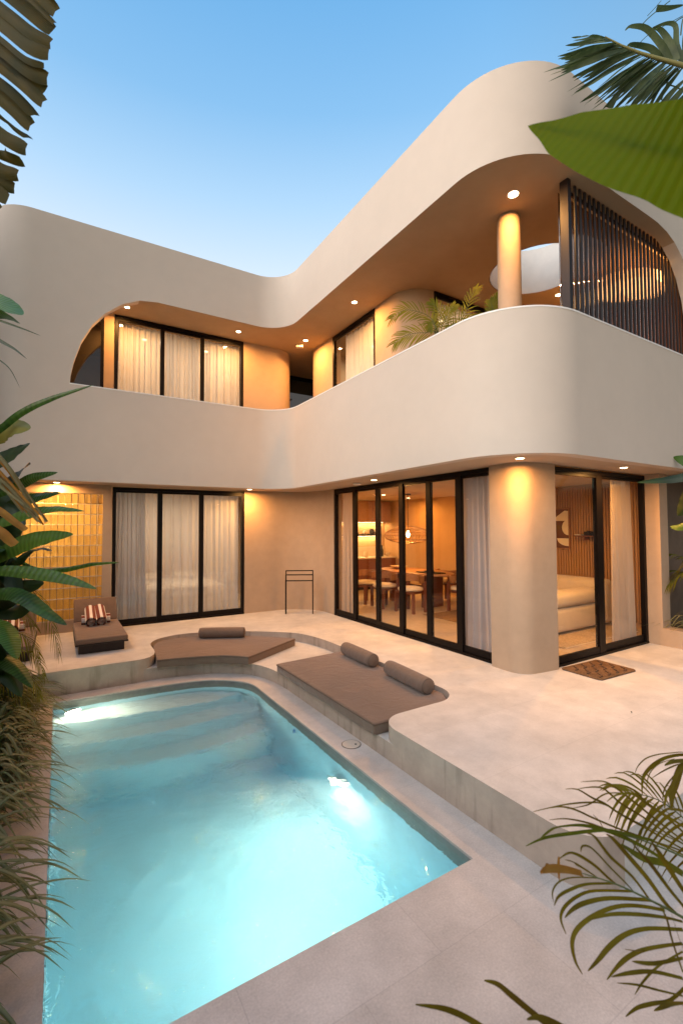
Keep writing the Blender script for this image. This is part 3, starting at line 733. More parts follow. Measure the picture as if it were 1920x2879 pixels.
# ------------------------------------------------------------------ terrace furniture
def slabmesh(outline, z0, z1, bev=.022):
    m = MB().prism(outline, z0, z1); return m
OUT1 = [tuple(p) for p in smoothline([(1.16,6.66),(1.19,6.95),(1.22,7.25),(1.27,7.55),(1.42,7.74),(1.70,7.80),(2.0,7.73),(2.33,7.55),(2.66,7.34),(2.95,7.08)],3)] + [(3.26,6.74),(2.25,6.13)] + [tuple(p) for p in smoothline([(2.15,6.26),(1.95,6.42),(1.65,6.54),(1.35,6.62)],3)]
t = thing('mattress', 'wide curved taupe mattress in the sunken ledge behind the pool', 'mattress', (2.1,7.0,-.14), group='taupe mattresses set in the sunken ledge')
sh1 = [(x-2.1,y-7.0) for x,y in OUT1]
MB().prism(sh1, .002, .115).build('cushion', TAUPE, t, bevel=.02, seg=3, smooth=50)
PIPE = mat('taupe_piping', (.11,.072,.052), .85)
def piping(pts, z, parent, r_=.0065):
    m = MB(); P3 = [(x,y,z) for x,y in pts]+[(pts[0][0],pts[0][1],z)]
    m.tube(P3, r_, 6, cap=False).build('piping', PIPE, parent, smooth=60)
piping(offset(sh1, .004 if False else -.001, closed=True), .098, t)
t = thing('mattress', 'long rectangular taupe mattress beside the pool with two bolsters', 'mattress', (3.0,4.6,-.14), group='taupe mattresses set in the sunken ledge')
sh2 = [(-.545,-1.15),(.28,-1.17),(.42,-1.10),(.53,-.92),(.545,.4),(.50,1.10),(-.545,1.03)]
MB().prism(sh2, .002, .115).build('cushion', TAUPE, t, bevel=.02, seg=3, smooth=50)
piping(sh2, .098, t)
def bolster(p, q, r_, z, label):
    p, q = Vector((*p,z)), Vector((*q,z)); c = (p+q)/2; L = (q-p).length
    t = thing('bolster', label, 'bolster cushion', c, math.atan2(q.y-p.y, q.x-p.x), 'taupe bolster cushions')
    prof = [(r_*.02,-L/2-.012),(r_*.6,-L/2-.010),(r_*.86,-L/2),(r_*.97,-L/2+.02),(r_,-L/2+.05),(r_*1.015,0),(r_,L/2-.05),(r_*.97,L/2-.02),(r_*.86,L/2),(r_*.6,L/2+.010),(r_*.02,L/2+.012)]
    m = MB(); m.tube([(x_,0,0) for _, x_ in prof], [a for a,_ in prof], 28).build('cover', TAUPE, t, smooth=60)
    for s in (-1,1):
        m = MB(); m.tube([(s*(L/2-.004), r_*.88*math.cos(a*PI/12), r_*.88*math.sin(a*PI/12)) for a in range(25)], .005, 6, cap=False).build('seam', PIPE, t, smooth=60)
bolster((1.97,7.60),(2.60,7.26), .083, .058, 'single bolster on the curved mattress behind the pool')
bolster((3.45,5.52),(3.42,4.80), .088, .063, 'far bolster of the two on the rectangular mattress')
bolster((3.42,4.48),(3.36,3.72), .088, .063, 'near bolster of the two on the rectangular mattress')

def make_lounger(loc, label, rz=0):
    t = thing('sun_lounger', label, 'sun lounger', loc, rz, 'low taupe sun loungers')
    MB().box(-.29,.29,.06,1.38,0,.125).build('base', DWOOD, t, bevel=.004)
    f = MB(); f.box(-.335,.335,-.02,1.42,.1265,.148); f.build('frame', DWOOD, t, bevel=.004)
    MB().box(-.328,.328,-.03,1.40,.150,.222).build('seat_cushion', TAUPE, t, bevel=.018, seg=3, smooth=50)
    a = R(62); c0 = Vector((0,1.36,.225)); d = Vector((0,math.cos(a),math.sin(a))); nn = Vector((0,-math.sin(a),math.cos(a)))
    m = MB()
    P = [m.v(c0+Vector((x,0,0))+d*s+nn*k) for k in (0,-.075) for x,s in ((-.32,0),(.32,0),(.32,.40),(-.32,.40))]
    for q in ((3,2,1,0),(4,5,6,7),(0,1,5,4),(1,2,6,5),(2,3,7,6),(3,0,4,7)): m.face([P[i] for i in q])
    m.build('back_cushion', TAUPE, t, bevel=.018, seg=3, smooth=50)
    m = MB(); m.beam(c0+d*-.02-nn*.09, c0+d*.36-nn*.09, .60, .018, up=(0,0,1)); m.build('back_board', DWOOD, t)
    return t
make_lounger((.55,7.36,0), 'right sun lounger in front of the glass block panel, striped towels on it')
make_lounger((-.60,7.36,0), 'left sun lounger half hidden by the plants')

def stripemat():
    m = bpy.data.materials.new('striped_towelling'); m.use_nodes = True; nt = m.node_tree; b = nt.nodes['Principled BSDF']; b.inputs['Roughness'].default_value = .95
    uv = nt.nodes.new('ShaderNodeTexCoord'); sp = nt.nodes.new('ShaderNodeSeparateXYZ'); nt.links.new(uv.outputs['Object'], sp.inputs[0])
    m1 = nt.nodes.new('ShaderNodeMath'); m1.operation = 'MULTIPLY'; m1.inputs[1].default_value = 1/.085
    m2 = nt.nodes.new('ShaderNodeMath'); m2.operation = 'FRACT'; m3 = nt.nodes.new('ShaderNodeMath'); m3.operation = 'GREATER_THAN'; m3.inputs[1].default_value = .52
    ofs = nt.nodes.new('ShaderNodeMath'); ofs.operation = 'ADD'; ofs.inputs[1].default_value = .065
    nt.links.new(sp.outputs[0], ofs.inputs[0]); nt.links.new(ofs.outputs[0], m1.inputs[0]); nt.links.new(m1.outputs[0], m2.inputs[0]); nt.links.new(m2.outputs[0], m3.inputs[0])
    mx = nt.nodes.new('ShaderNodeMix'); mx.data_type = 'RGBA'; mx.inputs[6].default_value = (.20,.055,.032,1); mx.inputs[7].default_value = (.76,.70,.62,1)
    nt.links.new(m3.outputs[0], mx.inputs[0]); nt.links.new(mx.outputs[2], b.inputs['Base Color'])
    t = nt.nodes.new('ShaderNodeTexNoise'); t.inputs['Scale'].default_value = 300; bp = nt.nodes.new('ShaderNodeBump'); bp.inputs['Strength'].default_value = .6; bp.inputs['Distance'].default_value = .003
    nt.links.new(t.outputs[0], bp.inputs['Height']); nt.links.new(bp.outputs[0], b.inputs['Normal'])
    return m
TOWEL = stripemat(); TOWELD = mat('towel_roll_end', (.28,.20,.17), .95, noise=(60,.6,3), bump=(80,1,.01))
def towel(p, q, r_, label):
    """rolled towel: spiral cross-section swept from p to q"""
    p, q = Vector(p), Vector(q); L = (q-p).length
    t = thing('rolled_towel', label, 'towel', p, group='rolled striped towels'); t.rotation_euler = (q-p).to_track_quat('Z','Y').to_euler()
    rows = []
    for k in range(40):
        a = 2*PI*k/16; rr = r_*(.25+.75*min(1,k/24)) + .0006*k
        rows.append([(rr*math.cos(a), rr*math.sin(a), z) for z in (0,L*.25,L*.5,L*.75,L)])
    MB().grid(rows).build('roll', TOWEL, t, smooth=60, recalc=False)
    MB().lathe([(r_*.93,.006),(r_*.90,.012),(r_*.90,L-.012),(r_*.93,L-.006)], (0,0,0), 20).build('inner_folds', TOWELD, t)
for dx, who in ((0,'right'),(-1.15,'left')):
    towel((.455+dx,8.22,.285),(.455+dx,8.62,.43),.062, 'left upright towel roll on the %s lounger' % who)
    towel((.60+dx,8.24,.285),(.585+dx,8.64,.435),.062, 'right upright towel roll on the %s lounger' % who)
    towel((.33+dx,8.50,.285),(.74+dx,8.50,.285),.058, 'towel roll lying crosswise on the %s lounger' % who)

# towel rack: three nested black steel hoops
t = thing('towel_rack', 'thin black steel towel rack against the curved wall', 'towel rack', (4.22,8.52,0), R(-30))
for k, (h, o) in enumerate(((.86,.05),(.78,0),(.665,-.05))):
    m = MB(); w = .285
    m.box(-w,-w+.020,o-.010,o+.010,0,h); m.box(w-.020,w,o-.010,o+.010,0,h); m.box(-w,w,o-.0095,o+.0095,h,h+.020)
    m.build('hoop', BLACK, t)
for a_ in (-.285,.269): MB().box(a_,a_+.016,-.042,.042,.0,.012).build('foot_bar', BLACK, t)

# doormat
def matmaterial():
    m = mat('coir', (.20,.115,.06), .98, spec=.05, noise=[(5,.35,4),(140,.4,2)], bump=(220,1,.008)); return m
t = thing('doormat', 'brown woven coir mat in front of the two panel door', 'doormat', (5.62,3.19,.001), R(-3))
dm = [(-.36,-.235),(-.33,-.265),(.33,-.262),(.365,-.23),(.37,.22),(.34,.25),(-.34,.245),(-.37,.215)]
MB().prism(dm, 0, .018).build('pile', matmaterial(), t, bevel=.007, smooth=50)
m = MB(); 
for i in range(4):
    for j in range(3):
        x0 = -.31+i*.16; y0 = -.22+j*.15
        m.tube([(x0,y0,.019),(x0+.07,y0+.02,.021),(x0+.13,y0+.11,.019)], .012, 6)
m.build('raised_weave', mat('coir_dark', (.13,.07,.035), .98, noise=(90,.4,2), bump=(220,1,.008)), t, smooth=60)
# ------------------------------------------------------------------ rooms behind the glass
OAK = mat('amber_oak', (.36,.17,.07), .4, noise=[(3,.12,4),(26,.18,3)])
REDWOOD = mat('red_brown_veneer', (.17,.055,.03), .45, noise=(6,.15,4))
CREAM = mat('cream_boucle', (.66,.56,.42), .95, sheen=.3, noise=(6,.06,3), bump=(120,.8,.006))
CERAM = mat('sand_ceramic', (.50,.38,.25), .6, noise=(9,.1,3))
STONE = mat('pale_worktop', (.68,.58,.44), .35, noise=(5,.08,4))
# dining table
t = thing('dining_table', 'oval red brown wooden dining table on slab legs', 'table', (7.0,8.15,.012))
ov = [(.52*math.cos(a)*(1 if abs(math.cos(a))>.3 else 1), 1.12*math.sin(a)) for a in [2*PI*k/40 for k in range(40)]]
MB().prism(ov, .705, .745).build('table_top', OAK, t, bevel=.008, smooth=40)
for y0 in (-.62,.50):
    MB().box(-.27,.27,y0,y0+.12,0,.704).build('leg', REDWOOD, t, bevel=.01)
MB().box(-.05,.05,-.499,.499,.30,.42).build('cross_rail', REDWOOD, t)
def chair(loc, rz, label):
    t = thing('dining_chair', label, 'chair', loc, rz, 'dining chairs with cream seats')
    for sx in (-1,1):
        MB().box(sx*.24-.025,sx*.24+.025,-.21,-.16,0,.62).build('leg', REDWOOD, t)
        MB().box(sx*.24-.025,sx*.24+.025,.16,.21,0,.42).build('leg', REDWOOD, t)
    MB().lathe([(.03,.43),(.235,.435),(.265,.465),(.25,.50),(.17,.52),(.02,.525)], (0,0,0), 28).build('seat', CREAM, t, smooth=60)
    MB().box(-.21,.21,-.19,.19,.385,.429).build('seat_frame', REDWOOD, t)
    rows = []
    for zz in (.60,.74):
        rows.append([(.285*math.cos(R(a)), .285*math.sin(R(a)), zz) for a in range(175,366,10)])
    rows2 = [[(x*.90,y*.90,z) for x,y,z in rw] for rw in rows]
    MB().grid([rows[0],rows[1],rows2[1],rows2[0],rows[0]]).build('back_rest', OAK, t, smooth=50)
    return t
chair((6.10,8.85,.012), R(90), 'dining chair at the kitchen end of the near side of the table')
chair((6.12,8.15,.012), R(84), 'dining chair at the middle of the near side of the table')
chair((6.22,7.40,.012), R(98), 'dining chair nearest the glass wall, seen between two frame posts')
chair((7.15,6.82,.012), R(180), 'dining chair at the right hand end of the table')
chair((7.85,8.0,.012), R(-90), 'dining chair on the far side of the table')
t = thing('fruit_bowl', 'shallow pale bowl on the dining table', 'bowl', (7.0,8.75,.758))
MB().lathe([(.06,0),(.17,.035),(.21,.07),(.205,.07),(.16,.04),(.05,.012)], (0,0,0), 28).build('bowl', CERAM, t, smooth=40)
MB().lathe([(.055,.0),(.05,-.0005)], (0,0,0), 20).build('foot', CERAM, t)
t = thing('dark_tray', 'black tray with small objects at the near end of the dining table', 'tray', (6.92,7.55,.758))
MB().box(-.16,.16,-.30,.30,0,.018).build('tray', BLACK, t, bevel=.006)
for i,(x,y,h) in enumerate(((-.06,-.15,.05),(.05,0,.07),(-.02,.14,.04))): MB().lathe([(.03,.019),(.035,.03),(.03,h)], (x,y,0), 16).build('cup', DWOOD, t, smooth=40)
# pendant lamp
t = thing('pendant_lamp', 'woven saucer pendant lamp over the dining table', 'pendant lamp', (6.92,8.3,1.62))
WICK = mat('woven_rattan', (.30,.16,.07), .7)
prof = [(.06,.17),(.20,.15),(.38,.09),(.52,.02),(.56,-.05),(.50,-.14),(.34,-.20),(.15,-.235)]
m = MB()
for k in range(44):
    a = 2*PI*k/44; b_ = a + .35
    m.tube([(r_*math.cos(a+.35*i/7), r_*math.sin(a+.35*i/7), z) for i,(r_,z) in enumerate(prof)], .0035, 5)
    m.tube([(r_*math.cos(a-.35*i/7), r_*math.sin(a-.35*i/7), z) for i,(r_,z) in enumerate(prof)], .0035, 5)
m.build('shade', WICK, t)
m = MB()
for r_, z in prof[1:]: m.tube([(r_*math.cos(2*PI*k/40), r_*math.sin(2*PI*k/40), z) for k in range(41)], .006, 6, cap=False)
m.build('hoops', WICK, t)
MB().tube([(0,0,.06),(0,0,.905)], .006, 8).build('cord', BLACK, t)
MB().lathe([(.07,.905),(.07,.885)], (0,0,0), 20).build('ceiling_rose', BLACK, t)
MB().lathe([(.012,.06),(.022,.03),(.042,-.02),(.045,-.05),(.03,-.08),(.008,-.092)], (0,0,0), 16).build('bulb', mat('lit_bulb', (1,1,1), .4, emis=((1,.62,.28), 30)), t, smooth=60)
l = bpy.data.objects.new('lamp', bpy.data.lights.new('lamp','POINT')); COL.objects.link(l); l.parent = t; l.location = (0,0,-.12); l.data.energy = 60; l.data.color = LAMP; l.data.shadow_soft_size = .05
# kitchen
t = thing('kitchen_unit', 'red brown kitchen base cabinets with pale worktop', 'kitchen cabinets', (5.62,10.62,.012))
MB().box(0,2.75,0,.56,.08,.86).build('carcass', REDWOOD, t)
MB().box(0,2.75,.05,.56,0,.079).build('plinth', BLACK, t)
MB().box(-.01,2.76,-.02,.56,.861,.90).build('worktop', STONE, t, bevel=.004)
for i in range(4): MB().box(.03+i*.68,.03+i*.68+.64,-.018,-.001,.10,.84).build('cabinet_door', REDWOOD, t, bevel=.003)
MB().box(0,2.75,.545,.565,.901,1.18).build('splashback', STONE, t)
t = thing('wall_cabinet', 'amber wood wall cabinets above the lit kitchen shelf', 'wall cabinets', (5.80,10.82,1.92))
MB().box(0,2.55,0,.37,0,.60).build('carcass', OAK, t)
for i in range(4): MB().box(.01+i*.635,.01+i*.635+.615,-.018,-.001,.01,.59).build('cabinet_door', OAK, t, bevel=.003)
def strip_light(x0,x1,y,z,label,w):
    t = thing('strip_light', label, 'strip light', ((x0+x1)/2,y,z), group='kitchen strip lights'); h=(x1-x0)/2
    MB().box(-h,h,-.012,.012,-.012,-.002).build('housing', WHITE, t)
    MB().box(-h+.01,h-.01,-.008,.008,-.0155,-.0125).build('diffuser', mat('lit_strip', (1,1,1), .5, emis=((1,.72,.38), 18)), t)
    l = bpy.data.objects.new('lamp', bpy.data.lights.new('lamp','AREA')); COL.objects.link(l); l.parent = t; l.location = (0,0,-.02)
    l.data.shape='RECTANGLE'; l.data.size=2*h; l.data.size_y=.02; l.data.energy=w; l.data.color=(1,.62,.26)
strip_light(5.75,8.3,11.12,1.92,'glowing strip light under the kitchen wall cabinets',30)
strip_light(5.75,8.1,11.12,1.515,'glowing strip light under the kitchen shelf',24)
t = thing('kitchen_shelf', 'thin dark shelf with pots on the kitchen wall', 'shelf', (5.72,10.98,1.52))
MB().box(0,2.42,0,.215,0,.028).build('board', DWOOD, t)
MB().box(.0,2.42,.2155,.2185,-.02,.04).build('wall_batten', DWOOD, t)
def vase(loc, prof, m_, name, label, cat, group=None, handle=False):
    t = thing(name, label, cat, loc, group=group)
    MB().lathe(prof, (0,0,0), 24).build('body', m_, t, smooth=50)
    r_, z = prof[-1]
    MB().lathe([(r_*.98,z-.002),(r_*1.12,z+.004),(r_*1.05,z+.010)], (0,0,0), 24).build('neck_ring', m_, t, smooth=50)
vase((8.02,11.08,1.549), [(.05,0),(.085,.05),(.09,.10),(.05,.15),(.028,.19),(.03,.27)], CERAM, 'bottle_vase', 'tall bottle vase at the right end of the kitchen shelf', 'vase')
vase((7.86,11.08,1.549), [(.045,0),(.075,.06),(.07,.13),(.05,.16)], DWOOD, 'clay_pot', 'dark round pot beside the bottle vase on the kitchen shelf', 'pot')
vase((7.62,11.08,1.549), [(.05,0),(.07,.04),(.065,.09),(.045,.11)], STONE, 'jar', 'pale squat jar near the middle of the kitchen shelf', 'jar')
vase((7.20,11.08,1.549), [(.16,0),(.17,.02),(.16,.05)], DWOOD, 'serving_dish', 'low dark dish toward the left of the kitchen shelf', 'dish')
vase((8.02,10.80,.913), [(.04,0),(.04,.20),(.02,.24),(.016,.32)], BLACK, 'wine_bottle', 'dark bottle standing on the kitchen worktop', 'bottle')
vase((7.92,10.86,.913), [(.035,0),(.04,.10),(.03,.14)], STONE, 'jug', 'small pale jug beside the dark bottle on the worktop', 'jug')
vase((8.24,10.80,.913), [(.05,0),(.075,.05),(.06,.09)], CERAM, 'sugar_bowl', 'round bowl at the right end of the kitchen worktop', 'bowl')
vase((7.50,10.86,.913), [(.06,0),(.08,.08),(.05,.14)], STONE, 'teapot', 'white pot on the left half of the worktop', 'pot')
# rugs
def rug(x0,x1,y0,y1,label,col):
    t = thing('rug', label, 'rug', ((x0+x1)/2,(y0+y1)/2,.013)); a,b=(x1-x0)/2,(y1-y0)/2
    MB().box(-a,a,-b,b,0,.010).build('pile', mat('woven_rug', col, .95, noise=[(40,.3,2),(3,.1,3)], bump=(200,1,.006)), t, bevel=.004)
    MB().box(-a+.03,a-.03,-b-.03,-b-.001,0,.005).build('fringe', STONE, t); MB().box(-a+.03,a-.03,b+.001,b+.03,0,.005).build('fringe', STONE, t)
rug(6.2,8.2,5.9,7.0,'woven brown rug at the near right of the dining area',(.26,.15,.07))
rug(6.15,8.2,3.98,5.3,'flat tan rug under the cream sofa',(.48,.36,.22))
# sofa
t = thing('sofa', 'deep cream boucle sofa against the ribbed wall', 'sofa', (7.45,4.42,.024))
MB().box(-.80,.62,.02,1.95,.03,.42).build('base', CREAM, t, bevel=.07, seg=4, smooth=60)
MB().box(-.76,.58,.0,.40,.421,.66).build('arm_rest', CREAM, t, bevel=.09, seg=5, smooth=60)
MB().box(.60,.93,-.0,2.0,.03,.80).build('back_rest', CREAM, t, bevel=.10, seg=5, smooth=60)
MB().box(-.72,.56,.42,1.90,.425,.56).build('seat_cushion', CREAM, t, bevel=.05, seg=4, smooth=60)
for sx,sy in ((-.7,.12),(.5,.12),(-.7,1.8),(.5,1.8)): MB().lathe([(.03,0),(.03,.029)], (sx,sy,0), 12).build('leg', DWOOD, t)
# picture and little wall shelf
t = thing('framed_picture', 'framed abstract print of cream and brown cut out shapes', 'picture', (8.383,5.56,1.715)); t.rotation_euler = (0,0,0)
def ypoly(pts, x, m_, nm):
    m = MB(); A = [m.v((x, y, z)) for y,z in pts]; B = [m.v((x+.003, y, z)) for y,z in pts]
    m.face(A); m.face(B[::-1])
    for i in range(len(A)): j=(i+1)%len(A); m.face([A[i],A[j],B[j],B[i]])
    return m.build(nm, m_, t)
fr = MB()
for y0,y1,z0,z1 in ((-.335,.335,.375,.395),(-.335,.335,-.395,-.375),(-.335,-.315,-.375,.375),(.315,.335,-.375,.375)): fr.box(-.03,0,y0,y1,z0,z1)
fr.build('frame', OAK, t)
PB = mat('print_brown', (.13,.045,.02), .7); PC = mat('print_cream', (.74,.66,.48), .7)
ypoly([(-.314,-.374),(.314,-.374),(.314,.374),(-.314,.374)], -.010, PB, 'backing')
ypoly([(-.30,.15),(.05,.15)]+[(.05*1-.28*math.sin(R(a))*0+(.02-.30*math.sin(R(a))), .15+.20*math.sin(R(a))) for a in (10,30,50,70,85)]+[(-.30,.34)], -.015, PC, 'cut_out')
ypoly([(.06,-.34),(.20,-.34),(.20,.12),(.06,.12)], -.015, PC, 'cut_out')
ypoly([(-.30,-.13+.15)]+[(-.30+.13*math.sin(R(a)), .02-.15*math.cos(R(a))+.0) for a in range(0,181,20)], -.0155, PC, 'cut_out')
ypoly([(-.30,-.19),(-.06,-.19)]+[(-.30+.24*math.cos(R(a)), -.19-.15*math.sin(R(a))) for a in range(10,91,16)], -.015, PC, 'cut_out')
ypoly([(.25,.15),(.31,.15),(.31,.34),(.05,.34),(.16,.28)], -.0155, PC, 'cut_out')
t = thing('wall_shelf', 'small dark shelf on the ribbed wall beside the picture', 'shelf', (8.383,4.87,1.585))
MB().box(-.17,0,-.19,.19,-.018,.0).build('board', REDWOOD, t)
MB().box(-.15,0,-.01,.01,-.08,-.0185).build('bracket', REDWOOD, t)
t = thing('camera', 'black camera shaped ornament on the small wall shelf', 'ornament', (8.29,4.80,1.586))
MB().box(-.05,.05,-.12,.08,0,.075).build('body', BLACK, t, bevel=.012)
MB().lathe([(.035,0),(.035,.05),(.028,.055)], (-.10,-.05,.035), 16).build('lens', BLACK, t)
t = thing('book', 'dark book lying on the small wall shelf', 'book', (8.29,4.99,1.586))
MB().box(-.07,.07,-.055,.055,.004,.022).build('pages', STONE, t); MB().box(-.075,.075,-.06,.06,0,.0038).build('cover', BLACK, t); MB().box(-.075,.075,-.06,.06,.0222,.026).build('cover', BLACK, t)
# beds behind the curtains
def bed(loc, label, rz=0):
    t = thing('bed', label, 'bed', loc, rz)
    MB().box(-.9,.9,0,2.1,.02,.32).build('base', CREAM, t, bevel=.02); MB().box(-.88,.88,.02,2.0,.322,.55).build('mattress', mat('white_linen', (.75,.70,.62), .9), t, bevel=.05, seg=3, smooth=50)
    MB().box(-.9,.9,2.101,2.2,.02,1.15).build('headboard', OAK, t, bevel=.02)
    for sx in (-.45,.45): MB().box(sx-.32,sx+.32,1.55,1.95,.555,.70).build('pillow', CREAM, t, bevel=.06, seg=3, smooth=60)
bed((2.2,9.75,.012), 'bed seen faintly through the lower sheer curtains')
# ------------------------------------------------------------------ plants
class LB:
    """collects leaf blades with UVs (u along, v across)"""
    def __init__(s): s.V=[]; s.F=[]; s.U=[]
    def blade(s, pts, hw, nrm, fold=.15, across=2, smooth_n=4, rip=0.0, rnd=None, asym=0.0):
        P = smoothline([Vector(p) for p in pts], smooth_n) if smooth_n > 1 else [Vector(p) for p in pts]
        n = len(P); m = 2*across+1; b0 = len(s.V)
        ph = rnd.uniform(0,6) if rnd else 0
        for i,p in enumerate(P):
            t = i/(n-1); T = (P[min(i+1,n-1)]-P[max(i-1,0)]).normalized()
            N = (nrm(t) if callable(nrm) else Vector(nrm)); N = (N - T*N.dot(T))
            if N.length < 1e-4: N = Vector((0,0,1)) - T*T.z
            N.normalize(); S = T.cross(N).normalized(); w = hw(t) if callable(hw) else hw
            for j in range(m):
                u = (j-across)/across
                ww = w*(1+asym*u)
                s.V.append(p + S*u*ww + N*(abs(u)*w*fold + rip*w*math.sin(t*38+ph+u*2.2)*abs(u)))
        for i in range(n-1):
            for j in range(m-1):
                a = b0+i*m+j; s.F.append((a,a+1,a+m+1,a+m))
                s.U.append([(i/(n-1), j/(m-1)), (i/(n-1),(j+1)/(m-1)), ((i+1)/(n-1),(j+1)/(m-1)), ((i+1)/(n-1), j/(m-1))])
        return s
    def build(s, name, mt, parent=None):
        me = bpy.data.meshes.new(name); me.from_pydata([tuple(v) for v in s.V], [], s.F); me.materials.append(mt)
        uv = me.uv_layers.new(name='UVMap'); k = 0
        for f in s.U:
            for q in f: uv.data[k].uv = q; k += 1
        for p in me.polygons: p.use_smooth = True
        o = bpy.data.objects.new(name, me); COL.objects.link(o)
        if parent:
            o.parent = parent; o.matrix_parent_inverse = Matrix.Translation(-Vector(parent.location))
        return o
def taper(w, a=.35, tipw=.02):
    """leaf outline: rises to full width at a, tapers to the tip"""
    def f(t):
        if t < a: return w*(.25+.75*math.sin(PI/2*t/a))
        return w*max(tipw, math.cos(PI/2*((t-a)/(1-a)))**.8)
    return f
def keep(o, parent):
    o.parent = parent; o.matrix_parent_inverse = Matrix.Translation(-Vector(parent.location)); return o
def stem(pts, r_, mt, parent, name='stem', n=7):
    o = MB().tube(pts, r_, n).build(name, mt, None, smooth=60); return keep(o, parent)
TOEYE = lambda p: (EYE-Vector(p)).normalized()
L_DEEP = leafmat('deep_green_leaf', (.014,.038,.006), (.030,.075,.011), .22, .38, 3, (150,0,(.055,.13,.02),.30))
L_MID = leafmat('mid_green_leaf', (.030,.075,.008), (.055,.115,.015), .30, .40, 3, (150,0,(.10,.19,.035),.35))
L_DARK = leafmat('shade_leaf', (.008,.022,.006), (.018,.042,.009), .12, .42, 4)
L_OLIVE = leafmat('olive_leaf', (.085,.085,.012), (.12,.12,.02), .30, .5, 3)
L_BIG = leafmat('banana_leaf_green', (.066,.098,.0015), (.095,.132,.002), .60, .55, 2.5, (170,0,(.07,.12,.003),.40), .12)
L_TORN = leafmat('torn_banana_leaf', (.030,.030,.006), (.070,.048,.005), .35, .6, 8, (60,1,(.035,.04,.012),.5), .12)
L_PALM = leafmat('areca_leaf', (.085,.058,.005), (.145,.115,.012), .34, .6, 6, None, .12)
L_PALMG = leafmat('areca_leaf_green', (.06,.07,.006), (.14,.145,.012), .30, .55, 6, None, .15)
L_FAN = leafmat('fan_palm_leaf', (.040,.060,.022), (.085,.11,.045), .28, .5, 7)
L_DRY = leafmat('dry_leaf', (.25,.11,.015), (.34,.17,.03), .3, .7, 9)
L_FIB = leafmat('dry_fibre', (.16,.14,.055), (.24,.20,.09), .2, .7, 12)
L_GRASS = leafmat('variegated_blade', (.026,.048,.009), (.070,.098,.028), .25, .5, 5, (6.28*1.0,1,(.26,.23,.12),.55))
L_BALC = leafmat('yellow_green_palm', (.10,.115,.010), (.20,.19,.02), .35, .55, 6, None, .15)
STEMM = mat('green_stem', (.09,.11,.03), .6, noise=(12,.3,3))
BARK = mat('palm_bark', (.11,.08,.05), .9, noise=(18,.4,4), bump=(30,1,.02))
rnd = random.Random(11)

# --- torn banana leaf, top left, close to the eye
bt = thing('banana_plant', 'torn banana leaf hanging in strips at the top left', 'plant', (-.95,1.55,Zc+.03))
lb = LB(); d0 = 1.55
edge = [(160,-70),(158,-20),(156,30),(153,62),(148,85),(141,118),(136,150),(124,183),(132,218),(127,255),(120,285),(97,322),(85,352),(80,386),(72,418),(64,452),(48,490),(40,528),(22,560),(-5,590),(-30,625)]
for i,(ex,ey) in enumerate(edge):
    dd = d0+rnd.uniform(-.02,.02)+i*.012
    L = 300; a = .62
    x0, y0 = ex-L, ey-L*a-20*math.sin(i*.7)
    pts = [at(x0,y0,dd+.12), at(x0+L*.3,y0+L*.10,dd+.08), at(x0+L*.58,y0+L*.30,dd+.03), at(x0+L*.82,y0+L*.48+4,dd), at(ex,ey,dd-.01)]
    w = (20 if i not in (3,7) else 8)/FPX*dd*rnd.uniform(.85,1.05)
    lb.blade(pts, lambda t,w=w: w*(1 if t<.9 else 1-(t-.9)*2.5), lambda t,k=rnd.uniform(-.5,.5): (TOEYE(at(50,200,1.5))+Vector((k,k*.6,.15))), fold=rnd.uniform(-.5,.35), across=2, smooth_n=4)
lb.build('leaf_blade', L_TORN, bt)
stem([at(-60,-330,d0+.15),at(-150,-60,d0+.12),at(-240,300,d0+.2),at(-330,560,d0+.35)], [.012,.016,.018,.02], STEMM, bt, 'midrib')
stem([(-.95,1.55,Zc+.03),(-.95,1.55,1.4),(-.93,1.62,2.6),at(-330,560,d0+.35)], [.10,.085,.05,.02], STEMM, bt, 'trunk', 12)

# --- big smooth banana leaf, top right, close to the eye
bg = thing('banana_plant', 'broad smooth green banana leaf reaching in from the right', 'plant', (1.45,.15,Zc))
lb = LB(); d1 = .82
mid = [(1484,352,1.0),(1560,372,.96),(1660,392,.90),(1780,415,.85),(1920,440,.82),(2080,480,.80),(2260,560,.80)]
hwk = [(0,.0),(.05,12),(.12,30),(.22,64),(.36,92),(.55,128),(.75,168),(.9,160),(1,60)]
def hwf(t):
    for (a,b),(c_,d_) in zip(hwk,hwk[1:]):
        if t <= c_: return (b+(d_-b)*(t-a)/(c_-a))/FPX*.87
    return .02
lb.blade([at(x,y,d_) for x,y,d_ in mid], hwf, lambda t: TOEYE(at(1700,400,.85))+Vector((.1,.2,.75)), fold=.10, across=6, smooth_n=10, rip=.012, rnd=rnd)
lb.build('leaf_blade', L_BIG, bg)
stem([at(1500,356,1.0),at(1780,416,.856),at(2080,482,.806),at(2270,570,.806),(1.42,.18,2.0)], [.002,.005,.008,.012,.02], STEMM, bg, 'midrib')
stem([(1.45,.15,Zc),(1.44,.16,1.0),(1.42,.18,2.0)], [.09,.07,.02], STEMM, bg, 'trunk', 12)

